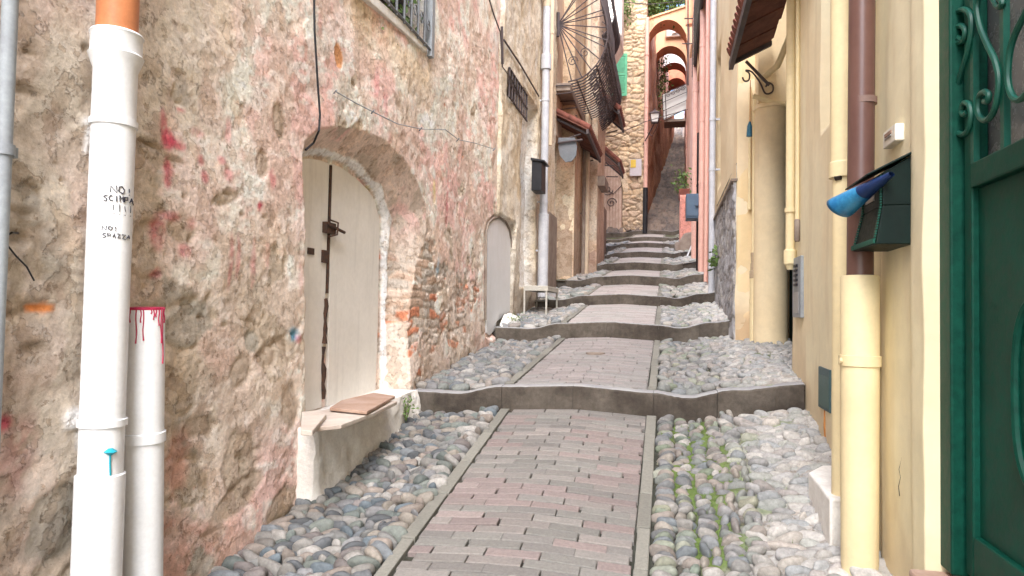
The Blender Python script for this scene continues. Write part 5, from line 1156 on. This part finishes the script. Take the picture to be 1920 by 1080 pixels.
mb = MB(); mb.tube([(xq-.070, yq-.03, zk), (xq-.078, yq-.032, zk)], .010, 8); mb.build('screw', M_cream, t)
mb = MB(); mb.tube([(xq, yq, zS-.1), (xq+.004, yq, 2.2), (xq+.03, yq-.0, 6.8)], .0465, 32); mb.build('brown_pipe', M_brown, t)
zk = PX(1618, 185, xq)[2]; mb = MB(); mb.tube([(xq+.01, yq, zk-.012), (xq+.01, yq, zk+.012)], .049, 32); mb.build('joint_ring', mat('brown_joint', (.2, .13, .11), rough=.6), t)
x2 = .712; p = PX(1582, 600, x2); y2 = p[1]; t = thing('downpipe', 'thick cream drainpipe with a cut collar, just left of the brown pipe', 'drainpipe', (x2, y2, .5))
zc1 = PX(1583, 333, x2)[2]; vt('upper_pipe', [(zc1, .048), (zc1, .058), (zc1+.06, .058), (zc1+.065, .053), (6.8, .053)], M_cream, t, x2, y2)
vt('lower_pipe', [(float(gz(x2, y2))-.02, .045), (zc1+.03, .045)], M_cream, t, x2, y2)
mb = MB(); mb.tube([(x2-.02, y2-.045, zc1-.004), (x2-.04, y2-.03, zc1-.006)], .012, 6); mb.build('open_notch', M_gap, t)
# thin cables up beside
t = MB(); t.tube([(XR-.01, wy0+.06, 2.75), (XR-.02, wy0+.07, 5)], .008, 6); t.tube([(XR-.01, wy0+.10, 2.75), (XR-.02, wy0+.11, 5)], .008, 6); tag(t.build('cable', M_black, None, (XR, wy0+.08, 2.75)), 'pair of black cables down the window recess left of the cream pipe', 'cable')
p = PX(1482, 300, .83); t = thing('wall_pipe', 'cream wall pipe with a white elbow ending above the doorway recess', 'pipe', (.83, p[1], 1.9)); zE = PX(1482, 470, .83)[2]
vt('pipe', [(zE, .030), (5.2, .030)], M_cream, t, .83, p[1], 20); vt('elbow', [(zE-.13, .022), (zE-.10, .030), (zE-.09, .042), (zE, .042), (zE+.01, .034)], M_cream, t, .83, p[1], 20)
zk = PX(1482, 398, .83)[2]; vt('bracket', [(zk, .038), (zk+.03, .038)], M_cream, t, .83, p[1], 20)
p = PX(1495, 300, .845); t = thing('wall_pipe', 'thin cream conduit with a brown worn end beside the elbow pipe', 'pipe', (.845, p[1], 2.0)); zE = PX(1495, 450, .845)[2]
vt('pipe', [(zE, .014), (zE+.25, .014), (5.5, .014)], M_cream, t, .845, p[1], 14); vt('worn_end', [(zE-.01, .012), (zE, .018), (zE+.13, .018), (zE+.14, .014)], M_dado, t, .845, p[1], 14)
# doorway recess, column, second yellow house
r2 = thing('second_yellow_house', 'second yellow house on the right with a rounded pier and grey stone cladding', 'house', (2, 8.5, 1.0))
plaster_face('wall', (.655, 7.0, 0), (0, 1, 0), 3.2, .9, 9, [(.76, .62, .41), (.80, .68, .47)], .05, r2, m=M_atts, seed=320, amp=.03, flip=True, low=((.55, .38, .22), .4, .6), zfine=5, holes=((2.2, 2.8, 3.2, 5.0, .14, (.45, .36, .22)),))
plaster_face('wall', (.655, 7.0, 0), (1, 0, 0), .95, .9, 9, [(.78, .62, .38), (.74, .58, .34)], .04, r2, m=M_atts, seed=330, amp=.03, low=((.45, .30, .18), .25, .7), zfine=5, back=.05)
box_thing_part('house_body', (1.02, 7.05, .8), (5, 10.2, 9), M_yel2, r2); box_thing_part('recess_wall', (1.22, 5.22, .8), (2.2, 7.02, 9), M_yel2, r2)
box_thing_part('roof', (.4, 5.7, 9), (5, 10.3, 9.15), M_tile, r2)
mb = MB(); cxp = PY(1447, 400, 6.78); cc = (cxp[0]+.0, 6.83); P = [(cc[0], cc[1], .95), (cc[0], cc[1], 3.42), (cc[0], cc[1], 3.43), (cc[0], cc[1], 3.48)]; mb.tube(P, [.152, .150, .165, .14], 36); mb.box((cc[0]-.13, cc[1]-.1, 3.48), (1.22, 7.0, 8)); mb.build('rounded_pier', M_yel2, r2)
gd = MB(); gd.box((1.12, 5.28, 1.12), (1.18, 6.9, 3.5)); o = gd.build('side_door', M_mbox, r2); gd = MB(); gd.tube([(1.10, 6.3, 1.6), (1.09, 6.3, 1.75)], .015, 8); gd.build('handle', M_steel, o)
# stone cladding
us = np.arange(0, 2.75, .02); zs = np.arange(.9, 3.0, .02); u, z = np.meshgrid(us, zs, indexing='ij'); wv = (fbm(u*2, z*2, 2, 340)-.5)*.4
F1, F2, ID = voro(u*3.0+wv, z*4.6+wv, 341, .8); e = ss(.02, .12, F2-F1); D = -.01+.015*e+(fbm(u*14, z*14, 4, 342)-.5)*.045
C = (np.array([.36, .36, .38])*(.75+.5*ID[..., None]))*e[..., None]+np.array([.30, .29, .29])*(1-e[..., None]); C = mixc(C, (.55, .53, .5), ss(.55, .65, fbm(u*7, z*7, 4, 343))*.5)
ztp = 2.82-.012*u; D = np.where(z > ztp, -.06, D)
cl = hf('stone_cladding', (.630, 7.02, 0), (0, 1, 0), us, zs, D, C, M_att, r2, None, .02, True); cl['label'] = 'grey rough stone cladding'
mb = MB(); mb.hexa([(.60, 7.0, 2.80), (.66, 7.0, 2.80), (.66, 9.78, 2.77), (.60, 9.78, 2.77), (.60, 7.0, 2.825), (.66, 7.0, 2.825), (.66, 9.78, 2.795), (.60, 9.78, 2.795)]); mb.build('cladding_ledge', M_dado, r2)
p = PY(1415, 400, 6.90); t = thing('wall_pipe', 'cream water pipe with brass coloured fitting on the pier beside the rounded column', 'pipe', (p[0], 6.9, 1.15)); xx = p[0]
zf0, zf1, zf2 = PY(1415, 522, 6.9)[2], PY(1415, 478, 6.9)[2], PY(1415, 565, 6.9)[2]
vt('pipe', [(1.12, .040), (zf0, .040), (zf0+.005, .026), (3.6, .026)], M_cream, t, xx, 6.90, 20); vt('fitting', [(zf0, .044), (zf0+.07, .044), (zf0+.075, .036), (zf0+.14, .036), (zf0+.145, .030), (zf1, .034), (zf1+.02, .034)], mat('aged_brass', (.36, .27, .18), (.42, .33, .22), rough=.6), t, xx, 6.90, 20)
vt('bracket', [(zf2-.02, .046), (zf2+.02, .046)], M_cream, t, xx, 6.90, 20)
p = PY(1406, 300, 6.95); pipe = thing('wall_pipe', 'thin cream conduit left of the water pipe on the pier', 'pipe', (p[0], 6.96, 2.4)); vt('pipe', [(PY(1406, 385, 6.95)[2], .014), (3.7, .014)], M_cream, pipe, p[0], 6.965, 12); zz = PY(1406, 385, 6.95)[2]; vt('end_cap', [(zz-.04, .02), (zz+.02, .02)], M_cream, pipe, p[0], 6.965, 12)
# right canopy
canopy('large dark tiled canopy on iron bars above the doorway recess on the right', .90, .56, 4.35, 6.62, 4.02, 3.86, row=.2)
t = thing('iron_bracket', 'curled iron bracket arm and bent cream pipes under the right canopy', 'bracket', (.8, 6.7, 3.4))
mb = MB(); Pq = [PY(*q, 6.72) for q in ((1392, 145), (1396, 152), (1404, 150), (1405, 138), (1398, 132), (1410, 135), (1425, 155), (1435, 175), (1448, 172), (1449, 160), (1440, 155), (1436, 163))]
cv_ = curve([(p_[0], p_[2]) for p_ in Pq], 50); mb.tube([(c[0], 6.72, c[1]) for c in cv_], .008, 6); mb.build('scroll', M_iron, t)
mb = MB(); Pq = [PY(*q, 6.85) for q in ((1425, 152), (1447, 148), (1462, 110), (1483, 60), (1490, 0))]; mb.tube([(p_[0], 6.8-.3*i, p_[2]) for i, p_ in enumerate(Pq)], .028, 12); mb.build('bent_pipe', M_cream, t)
mb = MB(); Pq = [PY(*q, 6.7) for q in ((1412, 180), (1440, 190), (1472, 196))]; mb.tube([tuple(p_) for p_ in Pq], .022, 10); mb.build('cross_pipe', M_cream, t)
c_ = PY(1407, 150, 6.6); d_ = PY(1406, 228, 6.6); e_ = PY(1405, 256, 6.6); t = thing('bell_pull', 'blue handle hanging on an orange cord below the right canopy', 'bell pull', tuple(e_))
mb = MB(); mb.tube([tuple(c_), tuple(d_)], .004, 6); mb.build('cord', mat('orange_cord', (.55, .18, .06), rough=.8), t); mb = MB(); mb.tube([tuple(d_), tuple(d_+(e_-d_)*.3), tuple(e_)], [.008, .022, .026], 12); mb.build('handle', mat('blue_handle', (.03, .12, .18), rough=.5), t)
t = thing('potted_sprig', 'small green plant on the wall ledge beyond the grey cladding', 'plant', (.66, 9.9, 2.2)); c = PX(1341, 487, .60); leaves('foliage', tuple(c), (.06, .3, .14), 60, .04, M_leafg, t, 51)
mb = MB(); mb.tube([(c[0]+.03, c[1], c[2]-.1), (c[0], c[1], c[2]+.05)], .006, 5); mb.build('stem', M_leafg, t)
# drain cover on the path
p = (-.62, 6.25); t = MB(); zz = float(gz(*p)); t.tube([(p[0], p[1], zz-.01), (p[0]-.00, p[1], zz+.006)], .085, 28); o = t.build('drain_cover', M_dado, None, (p[0], p[1], zz)); tag(o, 'small round iron cover set in the brick path of the second landing', 'drain cover')
# moss tufts between the cobbles right of the path
pts = []
g = np.random.default_rng(77)
V_ = []; F_ = []
for k in range(4200):
    x = g.uniform(-.04, .55); y_ = g.uniform(1.8, 4.7)
    if fbm(np.array([x*5]), np.array([y_*3.2]), 3, 33)[0] < .50 or x > .15+.4*g.random(): continue
    z_ = float(gz(x, y_))-.006; a = g.uniform(0, 6.28); h = g.uniform(.012, .030); w_ = .0022; dx, dy = math.cos(a), math.sin(a); i = len(V_)
    V_ += [(x-dx*w_, y_-dy*w_, z_), (x+dx*w_, y_+dy*w_, z_), (x+g.normal(0, .008), y_+g.normal(0, .008), z_+h)]; F_.append((i, i+1, i+2))
o = mesh_obj('grass', np.array(V_), np.array(F_), M_moss, None, None, None, False); tag(o, 'short moss and grass growing between the cobbles right of the brick path', 'grass'); o['kind'] = 'stuff'
